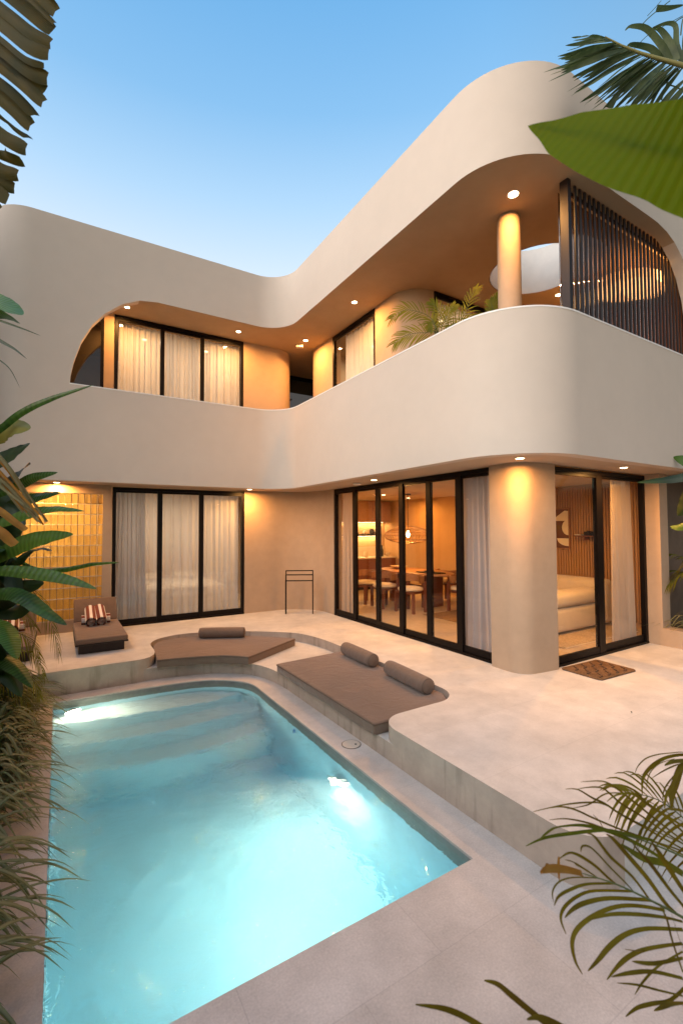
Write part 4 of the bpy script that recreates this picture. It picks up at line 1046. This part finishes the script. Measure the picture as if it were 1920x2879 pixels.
# --- heliconia / bird of paradise leaves on the left
hp = thing('heliconia_plant', 'tall broad leaved plant at the left edge overlapping the glass blocks', 'plant', (-1.0,5.6,Zc+.03))
hroot = Vector((-1.0,5.6,Zc+.03))
LV = [ # pts(px), half width px, distance, material, tilt
 ([(-130,1290),(-20,1222),(60,1160),(150,1118),(262,1082)],10,3.9,L_DEEP,.15),
 ([(-60,1255),(0,1215),(40,1200),(84,1206)],34,4.1,L_OLIVE,.3),
 ([(-120,1350),(-20,1300),(40,1270),(84,1247)],27,4.2,L_DARK,.4),
 ([(-40,1400),(20,1355),(60,1325),(82,1300)],24,4.4,L_DARK,.5),
 ([(-20,1400),(50,1365),(100,1340),(162,1328)],15,4.3,L_DEEP,.2),
 ([(-10,1440),(60,1410),(110,1395),(170,1385)],22,4.5,L_DEEP,.2),
 ([(-120,1500),(0,1470),(90,1440),(160,1430),(238,1437)],19,4.1,L_MID,.4),
 ([(-100,1620),(0,1560),(70,1525),(140,1508),(206,1502)],27,4.2,L_MID,.3),
 ([(-60,1660),(20,1600),(80,1555),(120,1540),(147,1550)],17,4.5,L_DARK,.5),
 ([(30,1560),(100,1600),(180,1600),(260,1585),(337,1581)],10,4.4,L_MID,.7),
 ([(-100,1620),(0,1605),(100,1612),(190,1630),(272,1656)],19,4.1,L_MID,.3),
 ([(-80,1740),(0,1690),(60,1655),(124,1640)],32,4.6,L_DARK,.3),
 ([(-80,1700),(10,1668),(70,1680),(130,1722),(188,1758)],25,4.0,L_DEEP,.3),
 ([(-60,1740),(0,1760),(30,1800),(48,1854)],30,3.9,L_MID,.3),
 ([(-80,1600),(-20,1570),(30,1500),(60,1440)],30,4.8,L_DARK,.2),
 ([(-60,1640),(-10,1700),(40,1720),(90,1700)],30,4.7,L_DARK,.2),
 ([(-60,1500),(0,1560),(30,1620),(60,1690)],30,4.6,L_DARK,.2),
 ([(-60,1840),(0,1850),(50,1880),(92,1935)],26,4.4,L_DEEP,.3),
 ([(-90,1900),(-20,1880),(20,1890),(60,1960)],34,4.5,L_DARK,.3),
 ([(-90,1780),(-30,1820),(20,1880),(40,1960)],36,4.7,L_DARK,.3),
 ([(-70,1420),(-10,1400),(30,1420),(70,1480)],30,4.7,L_DARK,.2),
 ([(-120,835),(-40,840),(20,860),(62,885)],34,3.6,L_MID,.2),
 ([(-120,860),(-50,875),(10,885),(56,908)],20,3.5,L_DEEP,-.4),
 ([(-100,1960),(-30,1960),(20,2000),(40,2070)],30,4.6,L_DARK,.3),
 ([(-110,1700),(-50,1740),(0,1800),(20,1900)],34,4.9,L_DARK,.3),
]
for pts,w,d_,mt,tilt in LV:
    lb = LB(); n = len(pts); P = [at(x,y,d_+.35*(1-i/(n-1))-.1*(i/(n-1))) for i,(x,y) in enumerate(pts)]
    ww = w/FPX*d_
    v = Vector((rnd.uniform(-.3,.3),rnd.uniform(-.2,.2),tilt))
    lb.blade(P, taper(ww,.45), lambda t,v=v,P=P: TOEYE(P[0])+v, fold=rnd.uniform(-.35,-.1), across=3, smooth_n=7, rip=.05, rnd=rnd)
    lb.build('leaf', mt, hp)
    b = P[0]; stem([b, b.lerp(hroot,.35)+Vector((-.05,0,.08)), hroot+Vector((rnd.uniform(-.08,.08),rnd.uniform(-.1,.1),0))], [.006,.010,.014], STEMM, hp, 'leaf_stalk')
lb = LB()
for pts,w in (([(-60,880),(0,901),(60,922),(116,944)],3.5),([(-50,925),(0,957),(40,980),(76,1009)],5),([(-40,990),(0,1013),(30,1040),(57,1092)],2)):
    lb.blade([at(x,y,3.5) for x,y in pts], taper(w/FPX*3.5,.1), lambda t: TOEYE(at(0,950,3.5)), across=1, fold=.3)
lb.build('dry_tip', L_DARK, hp)
rf = random.Random(5)
for i in range(26):
    x0 = rf.uniform(-120,-20); y0 = rf.uniform(1400,1960); a_ = rf.uniform(-.9,.9); Lp = rf.uniform(70,125)
    x1 = min(x0+Lp*math.cos(a_), 52-abs(y0-1650)*.03); d_ = rf.uniform(4.5,5.3)
    pts = [(x0,y0),(x0+(x1-x0)*.5,y0+Lp*.5*math.sin(a_)-14),(x1,y0+Lp*math.sin(a_))]
    lb = LB(); P = [at(x,y,d_-.1*k) for k,(x,y) in enumerate(pts)]
    lb.blade(P, taper(rf.uniform(22,34)/FPX*d_,.45), lambda t,v=Vector((rf.uniform(-.4,.4),rf.uniform(-.4,.4),rf.uniform(0,.6))),P=P: TOEYE(P[0])+v, fold=-.2, across=3, smooth_n=6, rip=.04, rnd=rf)
    lb.build('leaf', L_DARK if i%3 else L_DEEP, hp)
# drying hanging leaf bundle
dp = thing('dying_palm_leaf', 'bundle of drying fibrous leaf strands drooping at the left edge', 'plant', (-.75,4.3,Zc+.03))
lb = LB(); lf = LB()
for i in range(22):
    x0 = rnd.uniform(-90,-30); y0 = rnd.uniform(1235,1330)
    tx = rnd.uniform(45,136); ty = 1395+tx*.55+rnd.uniform(-18,14)
    d_ = rnd.uniform(3.2,3.5)
    (lb if i%4 else lf).blade([at(x0,y0,d_),at(x0+(tx-x0)*.4,y0+(ty-y0)*.33,d_),at(x0+(tx-x0)*.75,y0+(ty-y0)*.72,d_),at(tx,ty,d_)], lambda t,w=rnd.uniform(3.0,6.5)/FPX*3.3: w*(1-.55*t), lambda t,v=Vector((rnd.uniform(-1,1),rnd.uniform(-1,1),rnd.uniform(-.3,.3))): TOEYE(at(50,1350,3.3))+v, across=1, fold=.5)
for pts,w in (([(-70,1400),(0,1440),(40,1470),(72,1492)],13),([(-60,1470),(0,1500),(25,1522),(42,1534)],18),([(0,1290),(20,1320),(40,1350),(62,1378)],3.5)):
    lf.blade([at(x,y,3.3) for x,y in pts], lambda t,w=w: w/FPX*3.3*(1-.3*t), lambda t: TOEYE(at(0,1400,3.3))+Vector((.3,.2,.3)), across=2, fold=.4)
lb.build('strands', L_FIB, dp); lf.build('withered_leaf', L_DRY, dp)
stem([(-.75,4.3,Zc+.03),(-.72,4.2,1.5),at(-90,1230,3.4)], [.03,.025,.015], BARK, dp, 'stalk')

# --- pinnate fronds
def frond(lbx, rach, n, L, w, droop=.5, ang=(62,25), lean=0.0, nrm=None, seed=1, both=True, t0=.12, jit=.12, sidebias=0):
    rg = random.Random(seed); P = smoothline(rach, 8); m = len(P)
    for k in range(n):
        t = t0+(1-t0)*(k+.5)/n; i = min(int(t*(m-1)), m-2); p = P[i].lerp(P[i+1], t*(m-1)-i); T = (P[i+1]-P[i]).normalized()
        N = Vector(nrm) if nrm is not None else Vector((0,0,1)); N = N - T*N.dot(T); N.normalize(); S = T.cross(N)
        for sd in ((-1,1) if both else (1,)):
            a = R(ang[0]+(ang[1]-ang[0])*t)*rg.uniform(1-jit,1+jit); D = T*math.cos(a)+S*sd*math.sin(a)+N*lean
            D.normalize(); ll = L*(.45+.55*math.sin(PI*min(1,.15+t*.85)))*rg.uniform(1-jit,1+jit)*(1+sd*sidebias)
            G = Vector((0,0,-1))*droop*ll*rg.uniform(.8,1.2)
            pts = [p, p+D*ll*.33+G*.10, p+D*ll*.68+G*.42, p+D*ll*.93+G*.95]
            lbx.blade(pts, taper(w*rg.uniform(.85,1.15),.3), lambda t_,N=N: N, fold=.25, across=1, smooth_n=2)
def rib(rach, r0, mt, parent, name='frond_stalk'):
    P = smoothline(rach, 4); n = len(P); stem(P, [r0*(1-.75*i/(n-1)) for i in range(n)], mt, parent, name, 5)
# palm in the left bed
lp_ = thing('areca_palm', 'small areca palm half hidden among the broad leaves at the left', 'palm', (-.85,6.3,Zc+.03))
base = Vector((-.85,6.3,Zc+.03)); lb = LB()
for s_,(pts,d_,L) in enumerate((([(20,1600),(80,1650),(120,1700),(150,1770),(166,1835)],5.0,.24),([(-20,1800),(30,1780),(70,1790),(110,1840)],4.8,.22),([(-20,1900),(40,1880),(85,1900),(112,1960)],4.8,.22),([(-30,1700),(20,1690),(60,1720),(96,1760)],5.2,.24),([(0,1860),(50,1830),(100,1850),(125,1900)],5.0,.18),([(-40,1960),(10,1930),(50,1940),(80,1990)],4.6,.2))):
    rc = [at(x,y,d_) for x,y in pts]; frond(lb, rc, 15, L, .0065, .5, seed=s_, t0=.2); rib([base+Vector((0,0,.2)), *rc], .006, STEMM, lp_)
lb.build('leaflets', L_PALMG, lp_)
# bottom right palm, close to the eye
rp = thing('areca_palm', 'areca palm with arching brown green fronds at the bottom right corner', 'palm', (1.75,-.05,Zc))
R1 = lambda x,y: (1440+.3061*x, 2080+.3061*y)
S1 = lambda x,y: (1700+.1403*x, 2050+.1403*y)
H1 = [([(190,665),(400,620),(560,640),(760,730),(1000,830),(1250,920),(1568,1060),(1800,1180)],15),([(490,455),(600,460),(740,540),(850,590),(1000,690),(1250,830),(1568,1010),(1800,1140)],17),
 ([(630,390),(830,385),(960,450),(1100,560),(1300,720),(1568,930),(1800,1100)],17),([(1000,415),(1120,470),(1250,600),(1400,700),(1568,850),(1800,1050)],20),
 ([(340,740),(500,730),(700,770),(900,840),(1100,890),(1300,940),(1568,1030),(1800,1150)],18),([(580,460),(700,440),(820,445),(900,500),(1000,590),(1180,700),(1400,850),(1568,960),(1800,1120)],16),
 ([(870,570),(960,510),(1100,500),(1200,560),(1330,650),(1568,800),(1800,1000)],22),([(500,640),(620,620),(720,590),(860,500),(1050,500),(1200,540),(1568,760)],12),([(200,660),(480,600),(700,580),(850,600),(1100,740),(1568,960)],14),
 ([(1400,640),(1480,640),(1568,660),(1750,760)],22),([(740,690),(800,750),(840,830)],7)]
H1g = [([(125,980),(300,905),(560,862),(850,835),(1050,870),(1300,930)],26),([(420,800),(650,790),(900,850),(1150,960),(1350,1080),(1568,1220)],30),([(240,930),(380,820),(520,800)],22),([(1000,960),(1200,1090),(1400,1140),(1568,1240)],55)]
H2 = [([(680,860),(760,900),(900,1080),(1100,1260),(1250,1460)],26),([(860,870),(930,920),(1080,1090),(1250,1290),(1400,1500),(1500,1600)],38),([(1060,890),(1150,1000),(1280,1150),(1450,1380),(1600,1560)],40),([(1280,940),(1350,1040),(1450,1200),(1568,1380),(1700,1560)],40),
 ([(630,1035),(640,985),(700,985),(780,1050),(900,1180),(1050,1330),(1110,1400)],22),([(430,1100),(520,1045),(620,1070),(760,1160),(880,1270),(950,1330)],24),([(480,1105),(560,1130),(680,1200),(790,1275)],18),
 ([(380,1500),(370,1400),(430,1310),(560,1270),(780,1275)],14),([(385,1530),(430,1440),(560,1370),(700,1330),(950,1325)],24),([(495,1790),(445,1650),(480,1540),(600,1440),(760,1390),(1110,1395)],26),
 ([(482,1640),(560,1560),(680,1500),(900,1460),(1270,1478)],36),([(645,2160),(580,2040),(550,1870),(600,1740),(750,1620),(950,1540),(1150,1530),(1400,1570)],34),([(690,1665),(900,1612),(1150,1612),(1400,1640),(1568,1680)],34),
 ([(695,2130),(780,2040),(900,1900),(1050,1790),(1250,1740),(1568,1750)],38),([(870,2210),(960,2100),(1060,2010),(1200,1940),(1400,1900),(1568,1880)],38),([(1030,1930),(1150,1950),(1250,1930)],26),([(910,2185),(1100,2150),(1300,2140),(1568,2200)],36),
 ([(1100,2040),(1300,2060),(1568,2010)],28),([(960,2240),(1150,2260),(1350,2310),(1568,2360)],20),([(1125,2350),(1210,2220),(1350,2080),(1568,1950)],18),([(1040,2550),(1150,2470),(1300,2430),(1450,2400),(1600,2270)],32),([(1300,2495),(1450,2430),(1600,2420)],34),
 ([(1340,1500),(1420,1650),(1470,1850),(1568,2140)],16),([(1450,1560),(1520,1800),(1590,1980)],16)]
lb = LB(); lbg = LB()
def pxb(LBx, items, f, d_, seed=3, px=.3061):
    rg = random.Random(seed)
    for pts,w in items:
        n = len(pts); e = rg.uniform(-.05,.05)
        P = [at(*f(x,y), d_+e+.10*((i/(n-1))-.5)) for i,(x,y) in enumerate(pts)]
        ww = w*.5*px/FPX*d_*1.12
        v = Vector((rg.uniform(-.35,.35),rg.uniform(-.35,.35),rg.uniform(-.1,.5)))
        LBx.blade(P, lambda t,ww=ww: ww*(.18+.82*math.sin(PI*min(.5,t*1.25)) if t<.5 else 1-.45*(t-.5)*1.2), lambda t,v=v,P=P: TOEYE(P[len(P)//2])+v, fold=.3, across=1, smooth_n=4)
pxb(lb, H1, R1, 1.25); pxb(lbg, H1g, R1, 1.22); pxb(lb, H2, R1, 1.02)
H3 = [([(600,920),(660,760),(820,600),(1050,520),(1300,490),(1568,470),(1900,520)],24),([(750,1330),(750,1050),(820,880),(1000,700),(1250,570),(1568,520),(1900,560)],60),([(930,1000),(1150,860),(1400,740),(1568,700),(1900,640)],26),([(1200,740),(1350,670),(1568,640),(1900,600)],70),
 ([(1200,1600),(1230,1350),(1350,1150),(1450,900),(1568,780),(1800,640)],60),([(1345,1640),(1350,1350),(1420,1100),(1500,850),(1568,740),(1800,640)],120),([(1160,1500),(1200,1200),(1430,900),(1700,700)],24),([(830,1200),(900,900),(1100,700),(1400,600)],20)]
pxb(lb, H3, S1, 1.45, 5, .1403)
BT = [([(1361,2758),(1400,2768),(1440,2800),(1500,2850),(1580,2910),(1700,2980)],15),([(1168,2826),(1250,2838),(1320,2868),(1420,2930),(1560,3000)],13),([(1480,2868),(1520,2862),(1600,2900),(1700,2970)],13)]
pxb(lb, BT, lambda x,y:(x,y), .95, 7, 1.0)
for sd_,(pts,d_,L_) in enumerate((([(2080,2500),(1950,2330),(1850,2250),(1760,2230)],1.5,.20),)):
    rc = [at(x,y,d_) for x,y in pts]; frond(lb, rc, 15, L_, .0048, .55, (60,30), nrm=tuple(TOEYE(rc[1])+Vector((0,0,.6))), seed=60+sd_, t0=.2); rib([Vector((1.75,-.05,.6))]+rc, .004, STEMM, rp)
lb.build('leaflets', L_PALM, rp); lbg.build('leaflets', L_PALMG, rp)
ld = LB(); pxb(ld, [([(255,1225),(350,1190),(500,1200),(640,1235)],60),([(270,1240),(300,1170),(340,1165)],40),([(430,1300),(425,1150),(430,1080)],22)], R1, 1.0, 8); ld.build('dead_leaflet', L_DRY, rp)
pb = Vector((1.75,-.05,Zc))
for pts,d_ in (([(640,1230),(950,1330),(1270,1480),(1568,1640),(1900,1850)],1.02),([(850,835),(1200,930),(1568,1080),(1900,1250)],1.24)):
    rib([at(*R1(x,y),d_) for x,y in pts][::-1], .004, STEMM, rp)
for q in (at(*R1(1900,1850),1.02), at(*R1(1900,1250),1.24), at(*S1(1900,600),1.45)):
    stem([pb, pb.lerp(q,.5)+Vector((.06,-.02,.15)), q], [.02,.012,.005], STEMM, rp, 'cane')
# fan palm behind, top right
fp = thing('palm_tree', 'tall palm with a drooping frond at the top right behind the big leaf', 'palm', (5.9,.9,Zc))
Q = lambda x,y: (1480+.2806*x, .2806*y)
rach = [(785,362),(950,450),(1150,530),(1350,590),(1568,650),(1800,740),(2100,900)]
RA = [at(*Q(x,y),4.4) for x,y in rach]
keys = [(0,(785,370),(410,425)),(.05,(830,390),(330,470)),(.10,(880,420),(220,560)),(.18,(930,450),(260,650)),(.28,(990,480),(240,790)),(.38,(1060,510),(310,880)),(.48,(1130,540),(410,930)),(.58,(1200,560),(510,1070)),(.68,(1290,590),(700,1090)),(.78,(1380,620),(850,1110)),(.88,(1470,650),(980,1100)),(1,(1560,680),(1160,1110))]
lb = LB(); rg = random.Random(4)
for k in range(64):
    s_ = rg.random() if k > 40 else k/40
    for a,b in zip(keys,keys[1:]):
        if s_ <= b[0]: break
    u = (s_-a[0])/(b[0]-a[0]); B = [a[1][i]+(b[1][i]-a[1][i])*u for i in (0,1)]; T_ = [a[2][i]+(b[2][i]-a[2][i])*u+rg.uniform(-70,70) for i in (0,1)]
    f_ = rg.uniform(.68,1.02); T_ = [B[i]+(T_[i]-B[i])*f_ for i in (0,1)]
    d_ = 4.4+rg.uniform(-.15,.35); M1 = [B[i]+(T_[i]-B[i])*.4+(-14 if i else 0) for i in (0,1)]; M2 = [B[i]+(T_[i]-B[i])*.75 for i in (0,1)]
    P = [at(*Q(*B),4.4),at(*Q(*M1),d_),at(*Q(*M2),d_),at(*Q(*T_),d_-.05)]
    lb.blade(P, taper(rg.uniform(15,27)*.2806/FPX*4.4,.4,.06), lambda t,v=Vector((rg.uniform(-.6,.6),rg.uniform(-.6,.6),rg.uniform(0,.9))): TOEYE(RA[2])+v, fold=.35, across=1, smooth_n=3)
for pts,w in (([(1350,592),(1250,480),(1060,440),(1005,470)],30),([(1440,605),(1350,440),(1200,280),(1050,260),(990,300)],32),([(1500,610),(1450,450),(1350,300),(1265,272)],34),([(1568,630),(1500,450),(1490,260),(1400,230),(1262,275)],30),([(1640,660),(1600,450),(1620,250),(1700,150)],40),
              ([(1160,238),(1250,150),(1440,0)],9),([(1210,155),(1290,70),(1350,0)],6),([(1300,80),(1420,75),(1568,45)],26),([(1075,490),(1200,360),(1330,280),(1568,150)],6),([(1480,220),(1540,180),(1600,150)],10),([(1545,350),(1555,250),(1568,180)],12),
              ([(1350,1065),(1450,930),(1600,780)],34),([(1420,1065),(1530,930),(1650,800)],34),([(1500,1065),(1580,970),(1700,850)],34),([(830,1080),(900,960),(1000,860)],34),([(1040,1080),(1130,960),(1200,880)],22),([(1240,1050),(1310,920),(1400,800)],16),([(1350,1000),(1390,880),(1420,800)],12),([(1560,900),(1480,860),(1400,840)],12)):
    P = [at(*Q(x,y),4.5) for x,y in pts]
    lb.blade(P, lambda t,w=w: w*.2806/FPX*4.5*(1-.8*t**2 if t<1 else .2) if w > 12 else w*.14/FPX*4.5, lambda t,v=Vector((rg.uniform(-.3,.3),rg.uniform(-.3,.3),.3)): TOEYE(RA[2])+v, fold=.25, across=1, smooth_n=4)
lb.build('leaflets', L_FAN, fp)
stem(RA, [.006,.010,.014,.018,.022,.026,.03], mat('yellow_stalk', (.22,.20,.07), .5), fp, 'frond_stalk')
stem([(5.9,.9,Zc),(5.85,.95,3.0),(5.75,1.05,5.2),RA[-1]], [.13,.11,.10,.05], BARK, fp, 'trunk', 14)
# potted palm on the balcony
bp_ = thing('potted_palm', 'yellow green palm in a pot behind the balcony parapet', 'potted plant', (4.42,4.62,U0))
MB().lathe([(.14,0),(.19,.10),(.21,.34),(.215,.40),(.19,.40),(.17,.34)], (0,0,0), 28).build('pot', mat('clay_pot_glaze', (.30,.22,.15), .6), bp_, smooth=40)
C4 = lambda x,y: (1040+.3699*x, 780+.3699*y)
lb = LB(); crown = Vector((4.42,4.62,U0+.9))
for s_,(pts,L) in enumerate((([(500,400),(440,290),(330,250),(250,250),(165,308)],.30),([(500,440),(420,420),(330,425),(250,450),(185,500)],.30),([(560,420),(640,360),(725,270),(765,150),(815,75)],.28),([(520,420),(540,300),(500,220),(470,190)],.22),([(930,280),(950,200),(980,130)],.22),([(600,400),(680,350),(760,320),(835,285)],.22),([(540,420),(570,330),(600,260),(640,210)],.24),([(520,430),(480,350),(470,330),(455,380)],.2),([(940,300),(935,240),(915,180)],.2),([(560,440),(600,400),(660,390),(720,400)],.2))):
    rc = [at(*C4(x,y),6.25) for x,y in pts]; frond(lb, rc, 17, L*.85, .0075, .25, (55,20), nrm=tuple(TOEYE(rc[0])+Vector((0,0,.3))), seed=20+s_, t0=.1)
    rib([crown]+rc if s_ not in (4,8) else [Vector((4.6,3.7,U0+.8))]+rc, .007, STEMM, bp_)
lb.build('leaflets', L_BALC, bp_)
stem([(4.42,4.62,U0+.35),crown], .03, STEMM, bp_, 'cane'); stem([(4.42,4.62,U0+.35),(4.6,3.7,U0+.8)], .012, STEMM, bp_, 'cane')
# spider plants along the bed
for k in range(15):
    y = 2.35+k*.30; x = -.47-.10*(k%2)+rnd.uniform(-.03,.03)
    dense = y > 3.9
    t = thing('spider_plant', ['arching variegated grass clump by the pool, number %d from the camera' % (k+1)][0], 'plant', (x,y,Zc+.03), group='spider plants along the pool bed')
    lb = LB()
    for i in range(84 if dense else 36):
        a = rnd.uniform(0,2*PI); 
        if rnd.random() < .55: a = rnd.uniform(-1.2,1.2)
        L = rnd.uniform(.26,.50)*(1.1 if not dense else 1.0); el = R(rnd.uniform(25,78)); c0 = Vector((x+rnd.uniform(-.04,.04),y+rnd.uniform(-.05,.05),Zc+.03))
        D = Vector((math.cos(a),math.sin(a),0)); hgt = L*math.sin(el); out = L*math.cos(el)
        pts = [c0, c0+D*out*.35+Vector((0,0,hgt*.62)), c0+D*out*.85+Vector((0,0,hgt*.80)), c0+D*(out*1.25+.04)+Vector((0,0,hgt*.62)), c0+D*(out*1.5+.07)+Vector((0,0,max(.03,hgt*.28)))]
        for p in pts: p.z = max(p.z, Zc+.055)
        lb.blade(pts, taper(rnd.uniform(.009,.018),.35,.05), lambda t_: Vector((0,0,1)), fold=.4, across=1, smooth_n=3)
    lb.build('blades', L_GRASS, t)
# names for the clumps come from what one can see beside them
cl = [o for o in COL.objects if o.name.startswith('spider_plant')]
cl.sort(key=lambda o: o.location.y)
spots = ['at the very bottom left corner of the photo','just above the bottom left corner','beside the front quarter of the pool','beside the second quarter of the pool','beside the drooping stray blade near mid pool','beside the middle of the pool edge','just past the middle of the pool edge','where the hedge of grass turns thick','below the sparkling water at the left edge','under the longest dark blade','beside the shallow end of the pool','beside the last pool step','level with the glowing back left pool lamp','at the foot of the terrace riser','at the back end of the bed against the terrace']
for i,o in enumerate(cl): o['label'] = 'arching striped grass clump ' + spots[i]
# garden behind the wall on the right
gs = thing('garden_soil_bed', 'dark soil in the walled side garden', 'planting bed', (8.3,1.4,0))
MB().box(-.49,.69,-1.9,2.0,-.2,.20).build('soil', mat('side_soil', (.04,.025,.015), .95), gs); MB().box(-.49,.69,-1.9,2.0,.201,.215).build('mulch', mat('mulch', (.06,.035,.02), .95, noise=(40,.5,3), bump=(60,1,.02)), gs)
sp2 = thing('spider_plant', 'pale striped grass clump spilling over the low wall of the side garden', 'plant', (7.85,3.02,.215)); lb = LB()
for i in range(46):
    a = rnd.uniform(0,2*PI); L = rnd.uniform(.25,.5); el = R(rnd.uniform(20,75)); c0 = Vector((7.85,3.02,.215)); D = Vector((math.cos(a),math.sin(a),0)); h_ = L*math.sin(el); o_ = L*math.cos(el)
    lb.blade([c0,c0+D*o_*.4+Vector((0,0,h_*.6)),c0+D*o_*.9+Vector((0,0,h_*.75)),c0+D*(o_*1.4+.03)+Vector((0,0,h_*.2))], taper(.009,.35,.05), lambda t_: Vector((0,0,1)), fold=.4, across=1, smooth_n=3)
lb.build('blades', leafmat('pale_blade', (.14,.15,.06), (.24,.23,.11), .3,.5,5), sp2)
for nm,(bx,by),label,sd in (('a',(8.35,2.75),'dark feathery palm against the brown wall of the side garden',1),('b',(8.15,2.35),'reddish palm low in the side garden beside the grass clump',2)):
    g2 = thing('areca_palm', label, 'palm', (bx,by,.215)); lb = LB(); rg = random.Random(sd)
    for k in range(7):
        a = rg.uniform(PI*.55,PI*1.45); L = rg.uniform(.7,1.1); h_ = rg.uniform(.5,1.3); b = Vector((bx,by,.215)); D = Vector((math.cos(a),math.sin(a),0))
        rc = [b+Vector((0,0,.1)), b+D*L*.3+Vector((0,0,h_*.7)), b+D*L*.65+Vector((0,0,h_)), b+D*L*.95+Vector((0,0,h_*.75))]
        frond(lb, rc, 20, .30, .009, .45, seed=sd*10+k, t0=.3); rib(rc, .008, STEMM, g2)
    lb.build('leaflets', L_PALMG if sd==1 else L_PALM, g2)
rl = thing('heliconia_plant', 'dark paddle leaves reaching across the soffit at the right edge', 'plant', (7.9,1.9,.215)); b0 = Vector((7.9,1.9,.215))
for pts,w,d_,mt in (([(1990,1330),(1940,1338),(1880,1348),(1790,1356)],13,5.6,L_DARK),([(1990,1345),(1950,1310),(1915,1290),(1893,1284)],15,5.8,L_MID),([(1960,1480),(1930,1478),(1905,1482),(1884,1480)],12,5.6,L_MID),([(2000,1360),(1960,1380),(1930,1420),(1905,1450)],28,6.2,L_DARK)):
    lb = LB(); P = [at(x,y,d_+.1*i) for i,(x,y) in enumerate(pts)]
    lb.blade(P, taper(w/FPX*d_,.45), lambda t,P=P: TOEYE(P[0])+Vector((0,0,.4)), fold=-.2, across=3, smooth_n=6, rip=.05, rnd=rnd); lb.build('leaf', mt, rl)
    stem([P[0], P[0].lerp(b0,.4), b0], [.006,.01,.015], STEMM, rl, 'leaf_stalk')
# fallen leaf bits on the terrace
for (x,y,z,a,label) in ((4.6,2.3,.003,.5,'tiny dark fallen leaf on the front of the terrace'),(2.55,3.3,Zc+.003,2,'tiny dark fallen leaf on the pool coping')):
    t = thing('fallen_leaf', label, 'leaf', (x,y,z), a); lb = LB(); lb.blade([(x,y,z),(x+.012,y+.004,z+.004),(x+.03,y,z+.002)], taper(.006,.4), lambda t_: Vector((0,0,1)), across=1); lb.build('blade', L_DARK, t); stem([(x,y,z+.001),(x-.01,y-.002,z+.002)], .0007, BARK, t, 'stalk', 4)
